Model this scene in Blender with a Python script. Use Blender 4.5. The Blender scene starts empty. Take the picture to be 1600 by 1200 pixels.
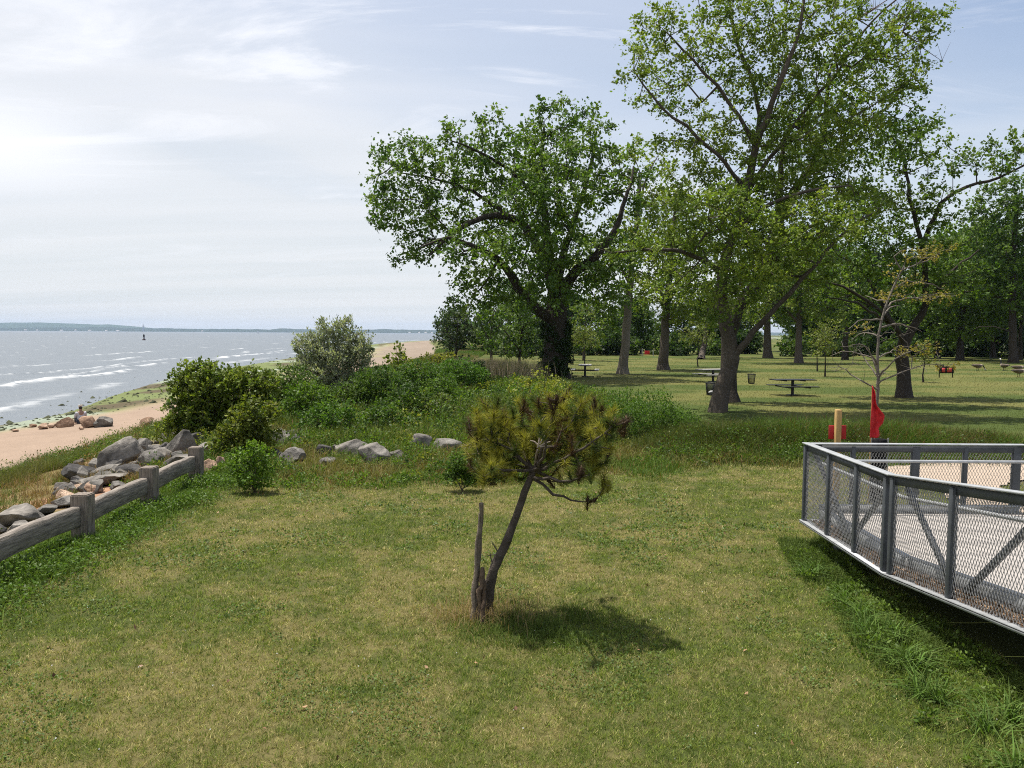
import bpy, bmesh, math, random
import numpy as np
from mathutils import Vector, Matrix

# ------------------------------------------------------------------ camera, sky, sun
C = bpy.context.scene.collection
sc = bpy.context.scene
F = 1200.0; PITCH = math.atan(79/1200); ROLL = math.radians(.35); EYE = np.array([0., 0., 3.])
RM = Matrix.Rotation(math.pi/2 - PITCH, 3, 'X') @ Matrix.Rotation(ROLL, 3, 'Z')
RN = np.array(RM)
cam = bpy.data.cameras.new('camera'); cam_o = bpy.data.objects.new('camera', cam); C.objects.link(cam_o)
cam.sensor_width = 36; cam.lens = 27.0; cam.clip_start = .05; cam.clip_end = 60000
cam_o.matrix_world = Matrix.Translation(Vector(EYE)) @ RM.to_4x4()
sc.camera = cam_o
sc.view_settings.view_transform = 'Standard'; sc.view_settings.look = 'None'
sc.view_settings.gamma = 1; sc.view_settings.exposure = 0.55
sc.cycles.use_denoising = False; sc.cycles.filter_width = 1.05
sc.cycles.max_bounces = 6; sc.cycles.diffuse_bounces = 3; sc.cycles.glossy_bounces = 3
sc.cycles.transmission_bounces = 4; sc.cycles.volume_bounces = 0; sc.cycles.transparent_max_bounces = 6
sc.cycles.sample_clamp_indirect = 6

SUN_TO = np.array([-.36, .27, 1.55]); SUN_TO /= np.linalg.norm(SUN_TO)     # towards the sun
sun = bpy.data.lights.new('sun', 'SUN'); sun.energy = 5.0; sun.angle = math.radians(.6); sun.color = (1, .95, .86)
sun_o = bpy.data.objects.new('sun', sun); C.objects.link(sun_o)
sun_o.rotation_euler = Vector(SUN_TO).to_track_quat('Z', 'Y').to_euler()

W = bpy.data.worlds.new('World'); sc.world = W; W.use_nodes = True
def build_sky():
    nt = W.node_tree; nt.nodes.clear(); N = nt.nodes.new; L = nt.links.new
    out = N('ShaderNodeOutputWorld'); bg = N('ShaderNodeBackground'); bg.inputs[1].default_value = .1
    L(bg.outputs[0], out.inputs[0])
    sky = N('ShaderNodeTexSky'); sky.sky_type = 'NISHITA'; sky.sun_disc = False
    sky.sun_elevation = math.asin(SUN_TO[2]); sky.sun_rotation = math.atan2(SUN_TO[0], SUN_TO[1])
    sky.air_density = 1.0; sky.dust_density = 1.2; sky.ozone_density = 1.5
    tc = N('ShaderNodeTexCoord'); sep = N('ShaderNodeSeparateXYZ'); L(tc.outputs['Generated'], sep.inputs[0])
    def math_(op, a, b=None, clamp=False):
        m = N('ShaderNodeMath'); m.operation = op; m.use_clamp = clamp
        for i, v in enumerate((a, b)):
            if v is None: continue
            if isinstance(v, (int, float)): m.inputs[i].default_value = v
            else: L(v, m.inputs[i])
        return m.outputs[0]
    zz = math_('MAXIMUM', sep.outputs[2], 0.0)
    den = math_('ADD', zz, .09)
    cx = math_('DIVIDE', sep.outputs[0], den); cy = math_('DIVIDE', sep.outputs[1], den)
    def cloud(sx, sy, ox, scale, det, rough, dist, lo, hi):
        cb = N('ShaderNodeCombineXYZ')
        L(math_('MULTIPLY', cx, sx), cb.inputs[0]); L(math_('MULTIPLY', cy, sy), cb.inputs[1]); cb.inputs[2].default_value = ox
        n = N('ShaderNodeTexNoise'); n.inputs['Scale'].default_value = scale; n.inputs['Detail'].default_value = det
        n.inputs['Roughness'].default_value = rough; n.inputs['Distortion'].default_value = dist
        L(cb.outputs[0], n.inputs['Vector'])
        r = N('ShaderNodeMapRange'); r.interpolation_type = 'SMOOTHSTEP'
        r.inputs[1].default_value = lo; r.inputs[2].default_value = hi
        L(n.outputs[0], r.inputs[0]); return r.outputs[0]
    big = cloud(.35, .7, 2.3, 1.0, 5, .5, .5, .34, .68)          # broad veil
    wisp = cloud(.7, 1.5, 7.7, 1.1, 10, .64, 1.1, .50, .72)         # torn cirrus
    streak = cloud(.16, 1.3, 4.1, 1.3, 4, .5, .3, .3, .75)       # low layered bands
    # the veil is thick over the sea (left) and thins out inland (right)
    side = N('ShaderNodeMapRange'); side.inputs[1].default_value = .62; side.inputs[2].default_value = -.35
    L(sep.outputs[0], side.inputs[0])
    low = N('ShaderNodeMapRange'); low.inputs[1].default_value = .42; low.inputs[2].default_value = .03
    L(zz, low.inputs[0])
    veil = math_('ADD', math_('MULTIPLY', side.outputs[0], .62), math_('MULTIPLY', low.outputs[0], .42))
    veil = math_('ADD', veil, math_('MULTIPLY', math_('SUBTRACT', big, .5), .30))
    veil = math_('ADD', veil, .16, True)
    veil = math_('MINIMUM', veil, .93)
    cm = N('ShaderNodeMix'); cm.data_type = 'RGBA'                 # grey bands against brighter veil
    cm.inputs[6].default_value = (5.4, 5.7, 6.2, 1); cm.inputs[7].default_value = (6.8, 6.85, 7.2, 1)
    L(math_('MULTIPLY', math_('ADD', streak, big), .5), cm.inputs[0])
    lo2 = N('ShaderNodeMix'); lo2.data_type = 'RGBA'; L(low.outputs[0], lo2.inputs[0])
    L(cm.outputs[2], lo2.inputs[6]); 
    cm2 = N('ShaderNodeMix'); cm2.data_type = 'RGBA'
    cm2.inputs[6].default_value = (5.4, 5.65, 5.8, 1); cm2.inputs[7].default_value = (6.0, 6.1, 6.2, 1)
    L(streak, cm2.inputs[0]); L(cm2.outputs[2], lo2.inputs[7])
    mx = N('ShaderNodeMix'); mx.data_type = 'RGBA'
    L(veil, mx.inputs[0]); L(sky.outputs[0], mx.inputs[6]); L(lo2.outputs[2], mx.inputs[7])
    # bright patch of cloud low over the sea, lit by the sun behind it
    d0 = Vector(RM @ Vector(((-40-800)/F, -(222-600)/F, -1))).normalized()
    vm = N('ShaderNodeVectorMath'); vm.operation = 'SUBTRACT'; L(tc.outputs['Generated'], vm.inputs[0]); vm.inputs[1].default_value = d0
    vs = N('ShaderNodeVectorMath'); vs.operation = 'MULTIPLY'; L(vm.outputs[0], vs.inputs[0]); vs.inputs[1].default_value = (4.2, 4.2, 12)
    ln = N('ShaderNodeVectorMath'); ln.operation = 'LENGTH'; L(vs.outputs[0], ln.inputs[0])
    blob = N('ShaderNodeMapRange'); blob.interpolation_type = 'SMOOTHSTEP'; blob.inputs[1].default_value = 1.0; blob.inputs[2].default_value = .1
    L(math_('ADD', ln.outputs['Value'], math_('MULTIPLY', math_('SUBTRACT', wisp, .3), -.35)), blob.inputs[0])
    wfac = math_('MAXIMUM', math_('MULTIPLY', wisp, math_('SUBTRACT', 1.0, math_('MULTIPLY', low.outputs[0], .95))), math_('MULTIPLY', blob.outputs[0], .95))
    mw = N('ShaderNodeMix'); mw.data_type = 'RGBA'; L(math_('MULTIPLY', wfac, .9), mw.inputs[0])
    L(mx.outputs[2], mw.inputs[6]); mw.inputs[7].default_value = (7.3, 7.4, 7.8, 1)
    L(mw.outputs[2], bg.inputs[0])
build_sky()

# ------------------------------------------------------------------ helpers
rng = np.random.default_rng(7)
def ray(px, py): return RN @ np.array([(px-800)/F, -(py-600)/F, -1.])
def at(px, py, y):
    v = ray(px, py); return EYE + v*(y/v[1])
def gz(px, py, z=0.):
    v = ray(px, py); return EYE + v*((z-EYE[2])/v[2])

def _h(ix, iy, s):
    n = (ix.astype(np.int64)*374761393 + iy.astype(np.int64)*668265263 + s*974634777) & 0x7fffffff
    n = ((n ^ (n >> 13))*1274126177) & 0x7fffffff
    return ((n ^ (n >> 16)) & 0xffff)/65535.0
def vn(x, y, s=0):
    x = np.asarray(x, float); y = np.asarray(y, float)
    ix = np.floor(x); iy = np.floor(y); fx = x-ix; fy = y-iy
    fx = fx*fx*(3-2*fx); fy = fy*fy*(3-2*fy)
    a = _h(ix, iy, s); b = _h(ix+1, iy, s); c = _h(ix, iy+1, s); d = _h(ix+1, iy+1, s)
    return (a*(1-fx)+b*fx)*(1-fy) + (c*(1-fx)+d*fx)*fy
def fbm(x, y, s=0, o=4):
    t = 0; a = .5; n = 0
    for i in range(o):
        t = t + a*vn(x, y, s+i*17); n += a; x = np.asarray(x)*2.03+3.1; y = np.asarray(y)*2.03+7.7; a *= .5
    return t/n
def sstep(a, b, x): t = np.clip((x-a)/(b-a), 0, 1); return t*t*(3-2*t)
def lerp(a, b, t): return np.asarray(a)*(1-t) + np.asarray(b)*t
def nrm(v): return v/np.maximum(np.linalg.norm(v, axis=-1, keepdims=True), 1e-9)

def props(o, label=None, cat=None, group=None, kind=None):
    if label: o['label'] = label
    if cat: o['category'] = cat
    if group: o['group'] = group
    if kind: o['kind'] = kind
    return o
def link(o, parent=None):
    C.objects.link(o)
    if parent is not None: o.parent = parent
    return o
def thing(name, label, cat, loc=(0, 0, 0), rz=0, group=None, s=1):
    o = bpy.data.objects.new(name, None); o.empty_display_size = .2
    o.location = loc; o.rotation_euler = (0, 0, rz); o.scale = (s, s, s)
    link(o); return props(o, label, cat, group)
def raw_mesh(name, V, T, col=None, mat=None, parent=None, smooth=False):
    """V (n,3), T (m,3 or 4) index array, col (n,3)"""
    me = bpy.data.meshes.new(name); V = np.asarray(V, np.float32); T = np.asarray(T, np.int32)
    k = T.shape[1]; me.vertices.add(len(V)); me.vertices.foreach_set('co', V.ravel())
    me.loops.add(T.size); me.loops.foreach_set('vertex_index', T.ravel())
    me.polygons.add(len(T)); me.polygons.foreach_set('loop_start', np.arange(0, T.size, k, dtype=np.int32))
    me.polygons.foreach_set('loop_total', np.full(len(T), k, np.int32))
    if smooth: me.polygons.foreach_set('use_smooth', np.ones(len(T), bool))
    me.update(calc_edges=True)
    if col is not None:
        a = me.attributes.new('col', 'FLOAT_COLOR', 'POINT')
        a.data.foreach_set('color', np.hstack([np.asarray(col, np.float32), np.ones((len(V), 1), np.float32)]).ravel())
    if mat: me.materials.append(mat)
    return link(bpy.data.objects.new(name, me), parent)
class Geo:
    """collects pieces of triangles / quads (quads are split) into one mesh"""
    def __init__(s): s.V = []; s.T = []; s.K = []; s.n = 0
    def add(s, V, T, col=None):
        V = np.asarray(V, float); T = np.asarray(T, int)
        if T.ndim == 2 and T.shape[1] == 4: T = np.vstack([T[:, :3], T[:, [0, 2, 3]]])
        s.V.append(V); s.T.append(T+s.n); s.n += len(V)
        c = np.ones((len(V), 3))*.5 if col is None else np.broadcast_to(np.asarray(col, float), (len(V), 3))
        s.K.append(c)
    def box(s, c, d, rot=None, col=None):
        v = np.array([[x, y, z] for x in (-.5, .5) for y in (-.5, .5) for z in (-.5, .5)])*np.asarray(d)
        if rot is not None: v = v @ np.array(rot).T
        s.add(v+np.asarray(c), [[0, 1, 3, 2], [4, 6, 7, 5], [0, 4, 5, 1], [2, 3, 7, 6], [0, 2, 6, 4], [1, 5, 7, 3]], col)
    def beam(s, a, b, w, h, col=None):
        """box from a to b, w across, h upwards"""
        a = np.asarray(a, float); b = np.asarray(b, float); d = b-a; l = np.linalg.norm(d); d /= l
        up = np.array([0, 0, 1.]) if abs(d[2]) < .95 else np.array([0, 1., 0])
        x = np.cross(d, up); x /= np.linalg.norm(x); z = np.cross(x, d)
        s.box((a+b)/2, (w, l, h), np.stack([x, d, z], 1), col)
    def tube(s, P, r, k=8, col=None, cap=True):
        P = np.asarray(P, float); n = len(P); r = np.broadcast_to(np.asarray(r, float), (n,))
        t = np.gradient(P, axis=0); t = nrm(t); up = np.array([.13, .31, .94]) if abs(t[0][2]) < .8 else np.array([.9, .4, .1])
        x = nrm(np.cross(t, up)); y = np.cross(t, x); a = np.arange(k)*2*math.pi/k
        V = P[:, None]+r[:, None, None]*(x[:, None]*np.cos(a)[None, :, None]+y[:, None]*np.sin(a)[None, :, None])
        i = np.arange(n-1)[:, None]*k+np.arange(k)[None]; j = np.arange(n-1)[:, None]*k+(np.arange(k)[None]+1) % k
        T = np.stack([i, j, j+k, i+k], -1).reshape(-1, 4); s.add(V.reshape(-1, 3), T, col)
        if cap:
            for e in (0, n-1):
                s.add(np.vstack([V[e], P[e][None]]), [[q, (q+1) % k, k] if e else [(q+1) % k, q, k] for q in range(k)], col)
    def build(s, name, mat, parent=None, smooth=False):
        V = np.vstack(s.V); T = np.vstack(s.T)
        return raw_mesh(name, V, T, np.vstack(s.K), mat, parent, smooth)
def bevel(o, w=.006, seg=2):
    m = o.modifiers.new('bevel', 'BEVEL'); m.width = w; m.segments = seg; m.limit_method = 'ANGLE'; return o

# ------------------------------------------------------------------ materials
def nodes(name):
    m = bpy.data.materials.new(name); m.use_nodes = True; nt = m.node_tree
    return m, nt, nt.nodes, nt.links, nt.nodes['Principled BSDF']
def mat_plain(name, col, rough=.6, metal=0, var=.25, scale=14, bump=.1, spec=.4, stretch=(1, 1, 1), bscale=None):
    m, nt, N, L, b = nodes(name)
    tc = N.new('ShaderNodeTexCoord'); mp = N.new('ShaderNodeMapping'); mp.inputs['Scale'].default_value = stretch
    L.new(tc.outputs['Object'], mp.inputs[0])
    n = N.new('ShaderNodeTexNoise'); n.inputs['Scale'].default_value = scale; n.inputs['Detail'].default_value = 6; n.inputs['Roughness'].default_value = .65
    L.new(mp.outputs[0], n.inputs['Vector'])
    mx = N.new('ShaderNodeMix'); mx.data_type = 'RGBA'; mr = N.new('ShaderNodeMapRange'); mr.inputs[1].default_value = .33; mr.inputs[2].default_value = .67; L.new(n.outputs[0], mr.inputs[0]); L.new(mr.outputs[0], mx.inputs[0])
    c = np.array(col); mx.inputs[6].default_value = (*np.clip(c*(1-var), 0, 1), 1); mx.inputs[7].default_value = (*np.clip(c*(1+var), 0, 1), 1)
    L.new(mx.outputs[2], b.inputs['Base Color'])
    b.inputs['Roughness'].default_value = rough; b.inputs['Metallic'].default_value = metal; b.inputs['Specular IOR Level'].default_value = spec
    if bump:
        n2 = N.new('ShaderNodeTexNoise'); n2.inputs['Scale'].default_value = bscale or scale*2.5; n2.inputs['Detail'].default_value = 5
        L.new(mp.outputs[0], n2.inputs['Vector'])
        bp = N.new('ShaderNodeBump'); bp.inputs['Strength'].default_value = bump; bp.inputs['Distance'].default_value = .03
        L.new(n2.outputs[0], bp.inputs['Height']); L.new(bp.outputs[0], b.inputs['Normal'])
    return m
def mat_attr(name, rough=.65, trans=0., var=.2, scale=30, bump=0., spec=.3, bdist=.03):
    """base colour from the mesh's own 'col' attribute, optional leaf translucency"""
    m, nt, N, L, b = nodes(name)
    at_ = N.new('ShaderNodeAttribute'); at_.attribute_name = 'col'; src = at_.outputs['Color']
    if var:
        tc = N.new('ShaderNodeTexCoord'); n = N.new('ShaderNodeTexNoise'); n.inputs['Scale'].default_value = scale; n.inputs['Detail'].default_value = 5; n.inputs['Roughness'].default_value = .7
        L.new(tc.outputs['Object'], n.inputs['Vector'])
        r = N.new('ShaderNodeMapRange'); r.inputs[1].default_value = .25; r.inputs[2].default_value = .75; r.inputs[3].default_value = 1-var; r.inputs[4].default_value = 1+var
        L.new(n.outputs[0], r.inputs[0])
        v = N.new('ShaderNodeVectorMath'); v.operation = 'SCALE'; L.new(src, v.inputs[0]); L.new(r.outputs[0], v.inputs['Scale']); src = v.outputs[0]
        if bump:
            bp = N.new('ShaderNodeBump'); bp.inputs['Strength'].default_value = bump; bp.inputs['Distance'].default_value = bdist
            L.new(n.outputs[0], bp.inputs['Height']); L.new(bp.outputs[0], b.inputs['Normal'])
    L.new(src, b.inputs['Base Color']); b.inputs['Roughness'].default_value = rough; b.inputs['Specular IOR Level'].default_value = spec
    if trans:
        t = N.new('ShaderNodeBsdfTranslucent'); v2 = N.new('ShaderNodeVectorMath'); v2.operation = 'MULTIPLY'
        v2.inputs[1].default_value = (1.25, 1.35, .6); L.new(src, v2.inputs[0]); L.new(v2.outputs[0], t.inputs['Color'])
        ms = N.new('ShaderNodeMixShader'); ms.inputs[0].default_value = trans
        L.new(b.outputs[0], ms.inputs[1]); L.new(t.outputs[0], ms.inputs[2]); L.new(ms.outputs[0], N['Material Output'].inputs[0])
    return m
M_LEAF = mat_attr('leaf', rough=.5, trans=.40, var=0, spec=.22)
M_GRASS = mat_attr('grass_blade', rough=.7, trans=.28, var=0, spec=.15)
M_GROUND = mat_attr('ground', rough=.95, var=.38, scale=22, bump=.5, spec=.1)
M_BARK = mat_attr('bark', rough=.9, var=.4, scale=9, bump=.8, spec=.15, bdist=.06)
M_ROCK = mat_attr('rock', rough=.9, var=.6, scale=6, bump=1., spec=.15, bdist=.06)
M_PAINT = mat_attr('painted', rough=.5, var=.1, scale=18, spec=.35)
M_TIMBER = mat_plain('weathered_timber', (.20, .172, .145), .9, var=.62, scale=7, bump=.5, stretch=(6, .45, 6))
M_POST = mat_plain('weathered_post_timber', (.20, .165, .135), .9, var=.62, scale=7, bump=.5, stretch=(6, 6, .45))
M_NEWWOOD = mat_plain('new_timber', (.42, .27, .10), .7, var=.25, scale=9, bump=.2, stretch=(3, 3, .5))
M_STEEL = mat_plain('galvanised_steel', (.38, .39, .40), .5, metal=.35, var=.16, scale=9, bump=.04)
M_DARKSTEEL = mat_plain('dark_grey_steel', (.068, .074, .082), .55, metal=.1, var=.2, scale=7, bump=.04)
M_MESHWIRE = mat_plain('mesh_wire', (.27, .265, .26), .5, metal=.4, var=.15, bump=0)
M_CONCRETE = mat_plain('concrete', (.345, .315, .29), .9, var=.06, scale=3, bump=.15, bscale=60)
M_RED = mat_plain('red_cloth', (.55, .018, .022), .75, var=.3, scale=9, bump=.3)
M_BLACK = mat_plain('black_plastic', (.012, .012, .013), .8, var=.3, bump=.1, spec=.1)
M_BLACKMETAL = mat_plain('black_metal', (.02, .021, .022), .45, metal=.3, var=.2, bump=.05)

# ------------------------------------------------------------------ terrain
SEA = -1.9
def xt(y): return np.interp(y, [-500, 10, 16, 20, 25, 34, 60, 100, 130, 200, 300, 500, 620], [-7.3, -7.3, -7.2, -7.8, -9, -10, -10, -9, -8.5, -15, -23, -22, 300])
def xb(y): return np.interp(y, [-500, 23, 34, 60, 100, 130, 200, 250, 330, 420, 520, 600], [-14.5, -14.7, -15.5, -16, -15, -13.5, -20, -25, -36, -40, -32, 200])
def xs(y): return np.interp(y, [-500, 0, 40, 45, 58, 81, 143, 321, 450, 540, 570, 640], [-60, -27, -26.4, -26.4, -30.2, -36, -41.8, -59, -60, -52, -30, 400])
def hz(x, y):
    x = np.asarray(x, float); y = np.asarray(y, float)
    a, b, c = xt(y), xb(y), xs(y)
    b = np.minimum(b, a-.5); c = np.minimum(c, b-.5)
    t = np.clip((a-x)/(a-b), 0, 1); z = -1.15*(t*t*(3-2*t)*.6+t*.4)
    t2 = np.clip((b-x)/(b-c), 0, 1); z = z-.75*t2
    z = z-np.clip((c-x)*.045, 0, 4)
    nearr = np.exp(-np.hypot(x, y)/90)
    bank = np.clip((a-x)/1.5, 0, 1)*np.clip((x-b)/1.5, 0, 1)
    z = z+(fbm(x*.7, y*.7, 3, 3)-.5)*(.06+.3*bank)*nearr*(x > c)
    z = z+(fbm(x*.08, y*.08, 9, 2)-.5)*.25*sstep(22, 60, y)*(x > a)
    berm = np.exp(-((y-20.2)/1.5)**2)*sstep(3.0, 5.5, x)*sstep(16, 12, x)       # low bank behind the lawn
    z = z+.22*berm
    return z
def ground_at(px, py):
    v = ray(px, py); s = .0; p = EYE.copy()
    lo = 2.0; step = .4
    while lo < 4000:
        q = EYE+v*lo
        if q[2] < hz(q[0], q[1]): break
        lo *= 1.01
    a, b = lo/1.01, lo
    for _ in range(25):
        m = (a+b)/2; q = EYE+v*m
        if q[2] < hz(q[0], q[1]): b = m
        else: a = m
    return EYE+v*b
def G(x, y): return np.array([x, y, float(hz(x, y))])

GREEN = np.array([.044, .060, .015]); STRAW = np.array([.130, .110, .045]); OLIVE = np.array([.13, .128, .040])
SAND = np.array([.27, .20, .15]); SOIL = np.array([.33, .19, .125])
def lawn_mix(x, y):
    """straw fraction of the turf"""
    m = fbm(x*.5, y*.6, 21, 4)*.45+fbm(x*2.6, y*3.2, 33, 4)*.55
    s = .12+.8*sstep(.34, .66, m)
    edge = np.maximum(sstep(2.0, 4.2, x)*sstep(11.5, 9.5, y), sstep(-5.3, -6.3, x))   # lusher along the ramp and the guardrail
    pine = np.exp(-(((x-.75)/1.0)**2+((y-7.55)/.8)**2))
    s = s*(1-.8*edge)*(1-.85*pine)
    return s
def ground_colour(x, y, z):
    s = lawn_mix(x, y)[..., None]
    lawn = lerp(GREEN*.95, STRAW*.92, s)
    park = lerp(np.array([.055, .076, .018]), np.array([.115, .115, .036]), sstep(.35, .66, fbm(x*.16, y*.42, 51, 4))[..., None])
    c = lerp(lawn, park, sstep(17, 24, y)[..., None])
    a, b, w = xt(y), xb(y), xs(y)
    under = np.array([.085, .075, .035])
    c = lerp(c, under, (sstep(-.2, .9, y-np.interp(x, [-6, -1.3, 3, 4.5, 8], [14.3, 15.0, 16.4, 17.6, 17.8])+(fbm(x, y, 5, 3)-.5)*1.2)*sstep(26, 22, y)*sstep(8, 5, x))[..., None])
    k = sstep(a+.9, a-.6, x+(fbm(x*.8, y*.8, 61, 3)-.5)*1.5)
    bankc = lerp(SOIL, np.array([.15, .12, .05]), sstep(.4, .6, fbm(x*.5, y*.5, 63, 3))[..., None])
    bankc = lerp(bankc, np.array([.10, .11, .035]), sstep(21, 26, y)[..., None])
    c = lerp(c, bankc, k[..., None])
    k = sstep(b+.5, b-.5, x+(fbm(x*.6, y*.6, 71, 3)-.5)*1.2)
    sand = lerp(SAND*.86, SAND*1.1, fbm(x*1.3, y*1.3, 73, 5)[..., None])
    sand = lerp(sand, np.array([.20, .165, .13])*(.75+.5*fbm(x*.5, y*.25, 75, 4)[..., None]), (sstep(70, 130, y)*.75)[..., None])
    c = lerp(c, sand, k[..., None])
    # wet weed-covered flats above the water line
    f = np.clip((x-w)/np.maximum(b-w, .5), -1, 1)
    wob = (fbm(x*.12, y*.12, 81, 4)-.5)*.5
    wide = np.interp(y, [30, 45, 60, 90, 200], [.22, .42, .62, .66, .45])
    wet = sstep(wide+.12, wide-.12, f+wob*.6)
    p = fbm(x*.35, y*.18, 83, 5)
    alga = lerp(np.array([.13, .155, .06]), np.array([.085, .07, .042]), sstep(.45, .62, p)[..., None])
    alga = lerp(alga, np.array([.22, .25, .19]), (sstep(.52, .66, fbm(x*.2+5, y*.12, 91, 4)))[..., None])
    alga = lerp(alga, np.array([.27, .235, .13]), (sstep(.5, 1.0, f/np.maximum(wide, .1))*.8)[..., None])
    c = lerp(c, alga, wet[..., None])
    return c
def build_ground():
    az = np.concatenate([np.linspace(-180, -52, 70)[:-1], np.linspace(-52, 52, 760), np.linspace(52, 180, 70)[1:-1]])
    az = np.radians(az); nA = len(az)
    r = np.concatenate([[.4, 1, 1.6], 2.0*1.018**np.arange(0, 262), 220*1.12**np.arange(0, 38)]); r = r[r < 11900]
    nr = len(r); x = (r[:, None]*np.sin(az)[None]); y = (r[:, None]*np.cos(az)[None])
    z = hz(x, y); c = ground_colour(x, y, z)
    i = np.arange(nr-1)[:, None]*nA+np.arange(nA)[None]; j = np.arange(nr-1)[:, None]*nA+(np.arange(nA)[None]+1) % nA
    T = np.stack([i, j, j+nA, i+nA], -1).reshape(-1, 4)[:, ::-1]
    o = raw_mesh('ground', np.stack([x, y, z], -1).reshape(-1, 3), T, c.reshape(-1, 3), M_GROUND, None, True)
    props(o, kind='structure')
build_ground()

# ------------------------------------------------------------------ sea
def build_sea():
    m, nt, N, L, b = nodes('sea_water')
    at_ = N.new('ShaderNodeAttribute'); at_.attribute_name = 'col'
    tc = N.new('ShaderNodeTexCoord')
    def noise(scale, st, det=3):
        mp = N.new('ShaderNodeMapping'); mp.inputs['Scale'].default_value = st; mp.inputs['Rotation'].default_value = (0, 0, .25); L.new(tc.outputs['Object'], mp.inputs[0])
        n = N.new('ShaderNodeTexNoise'); n.inputs['Scale'].default_value = scale; n.inputs['Detail'].default_value = det; n.inputs['Roughness'].default_value = .6
        L.new(mp.outputs[0], n.inputs['Vector']); return n.outputs[0]
    h1 = noise(1.3, (1, 1.9, 1), 5); h2 = noise(.16, (1, 1.8, 1), 4)
    ad = N.new('ShaderNodeMath'); ad.operation = 'MULTIPLY_ADD'; L.new(h2, ad.inputs[0]); ad.inputs[1].default_value = 3.0; L.new(h1, ad.inputs[2])
    bp = N.new('ShaderNodeBump'); bp.inputs['Strength'].default_value = .75; bp.inputs['Distance'].default_value = .35
    L.new(ad.outputs[0], bp.inputs['Height']); L.new(bp.outputs[0], b.inputs['Normal'])
    b.inputs['Roughness'].default_value = .22; b.inputs['IOR'].default_value = 1.33
    wc = N.new('ShaderNodeMix'); wc.data_type = 'RGBA'; L.new(at_.outputs['Fac'], wc.inputs[0])
    wc.inputs[6].default_value = (.12, .14, .16, 1); wc.inputs[7].default_value = (.82, .83, .84, 1); L.new(wc.outputs[2], b.inputs['Base Color'])
    ro = N.new('ShaderNodeMapRange'); L.new(at_.outputs['Fac'], ro.inputs[0]); ro.inputs[3].default_value = .38; ro.inputs[4].default_value = .9; L.new(ro.outputs[0], b.inputs['Roughness'])
    az = np.radians(np.concatenate([np.linspace(-180, -48, 40)[:-1], np.linspace(-48, 5, 620), np.linspace(5, 180, 60)[1:-1]])); nA = len(az)
    r = np.concatenate([[5, 15, 25], 33*1.0075**np.arange(0, 420), 800*1.1**np.arange(0, 32)]); r = r[r < 11850]; nr = len(r)
    x = r[:, None]*np.sin(az)[None]; y = r[:, None]*np.cos(az)[None]
    w = xs(y); off = w-x                               # metres out from the water line
    fade = np.exp(-r/260)[:, None]
    z = SEA+((fbm(x*.16, y*.3, 5, 4)-.5)*.5+(fbm(x*.8, y*1.1, 8, 3)-.5)*.18)*fade*sstep(0, 8, off)*sstep(32, 36, r)[:, None]
    foam = np.zeros_like(x)
    for o0, wd, st, sd, thr in ((4.0, .7, .4, 1, .56), (11, .6, .66, 2, .46), (12.8, .4, .45, 9, .52), (19, .45, .4, 3, .58), (28, .5, .5, 4, .60), (42, .6, .45, 6, .62)):
        c0 = off-o0-(fbm(x*.05, y*.05, 40+sd, 3)-.5)*9*min(1, o0/8)
        brk = sstep(thr-.08, thr+.08, fbm(x*.06, y*.045, 60+sd, 3))
        lac = sstep(.3, .6, fbm(x*1.1, y*.9, 80+sd, 3))
        ridge = np.exp(-(c0/(wd*1.2))**2)
        z = z+.28*ridge*brk*fade*min(1, o0/9)
        foam = np.maximum(foam, np.exp(-(np.maximum(c0*-1, c0*.6)/wd)**2)*brk*lac*st*1.3)
    cap = sstep(.76, .82, fbm(x*.33, y*.75, 97, 4))*sstep(20, 70, off)*(r < 900)[:, None]
    foam = np.clip(np.maximum(foam, cap*.4)*.8, 0, 1)
    i = np.arange(nr-1)[:, None]*nA+np.arange(nA)[None]; j = np.arange(nr-1)[:, None]*nA+(np.arange(nA)[None]+1) % nA
    T = np.stack([i, j, j+nA, i+nA], -1).reshape(-1, 4)[:, ::-1]
    o = raw_mesh('sea', np.stack([x, y, z], -1).reshape(-1, 3), T, np.repeat(foam.reshape(-1, 1), 3, 1), m, None, True)
    props(o, kind='structure')
build_sea()

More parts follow.
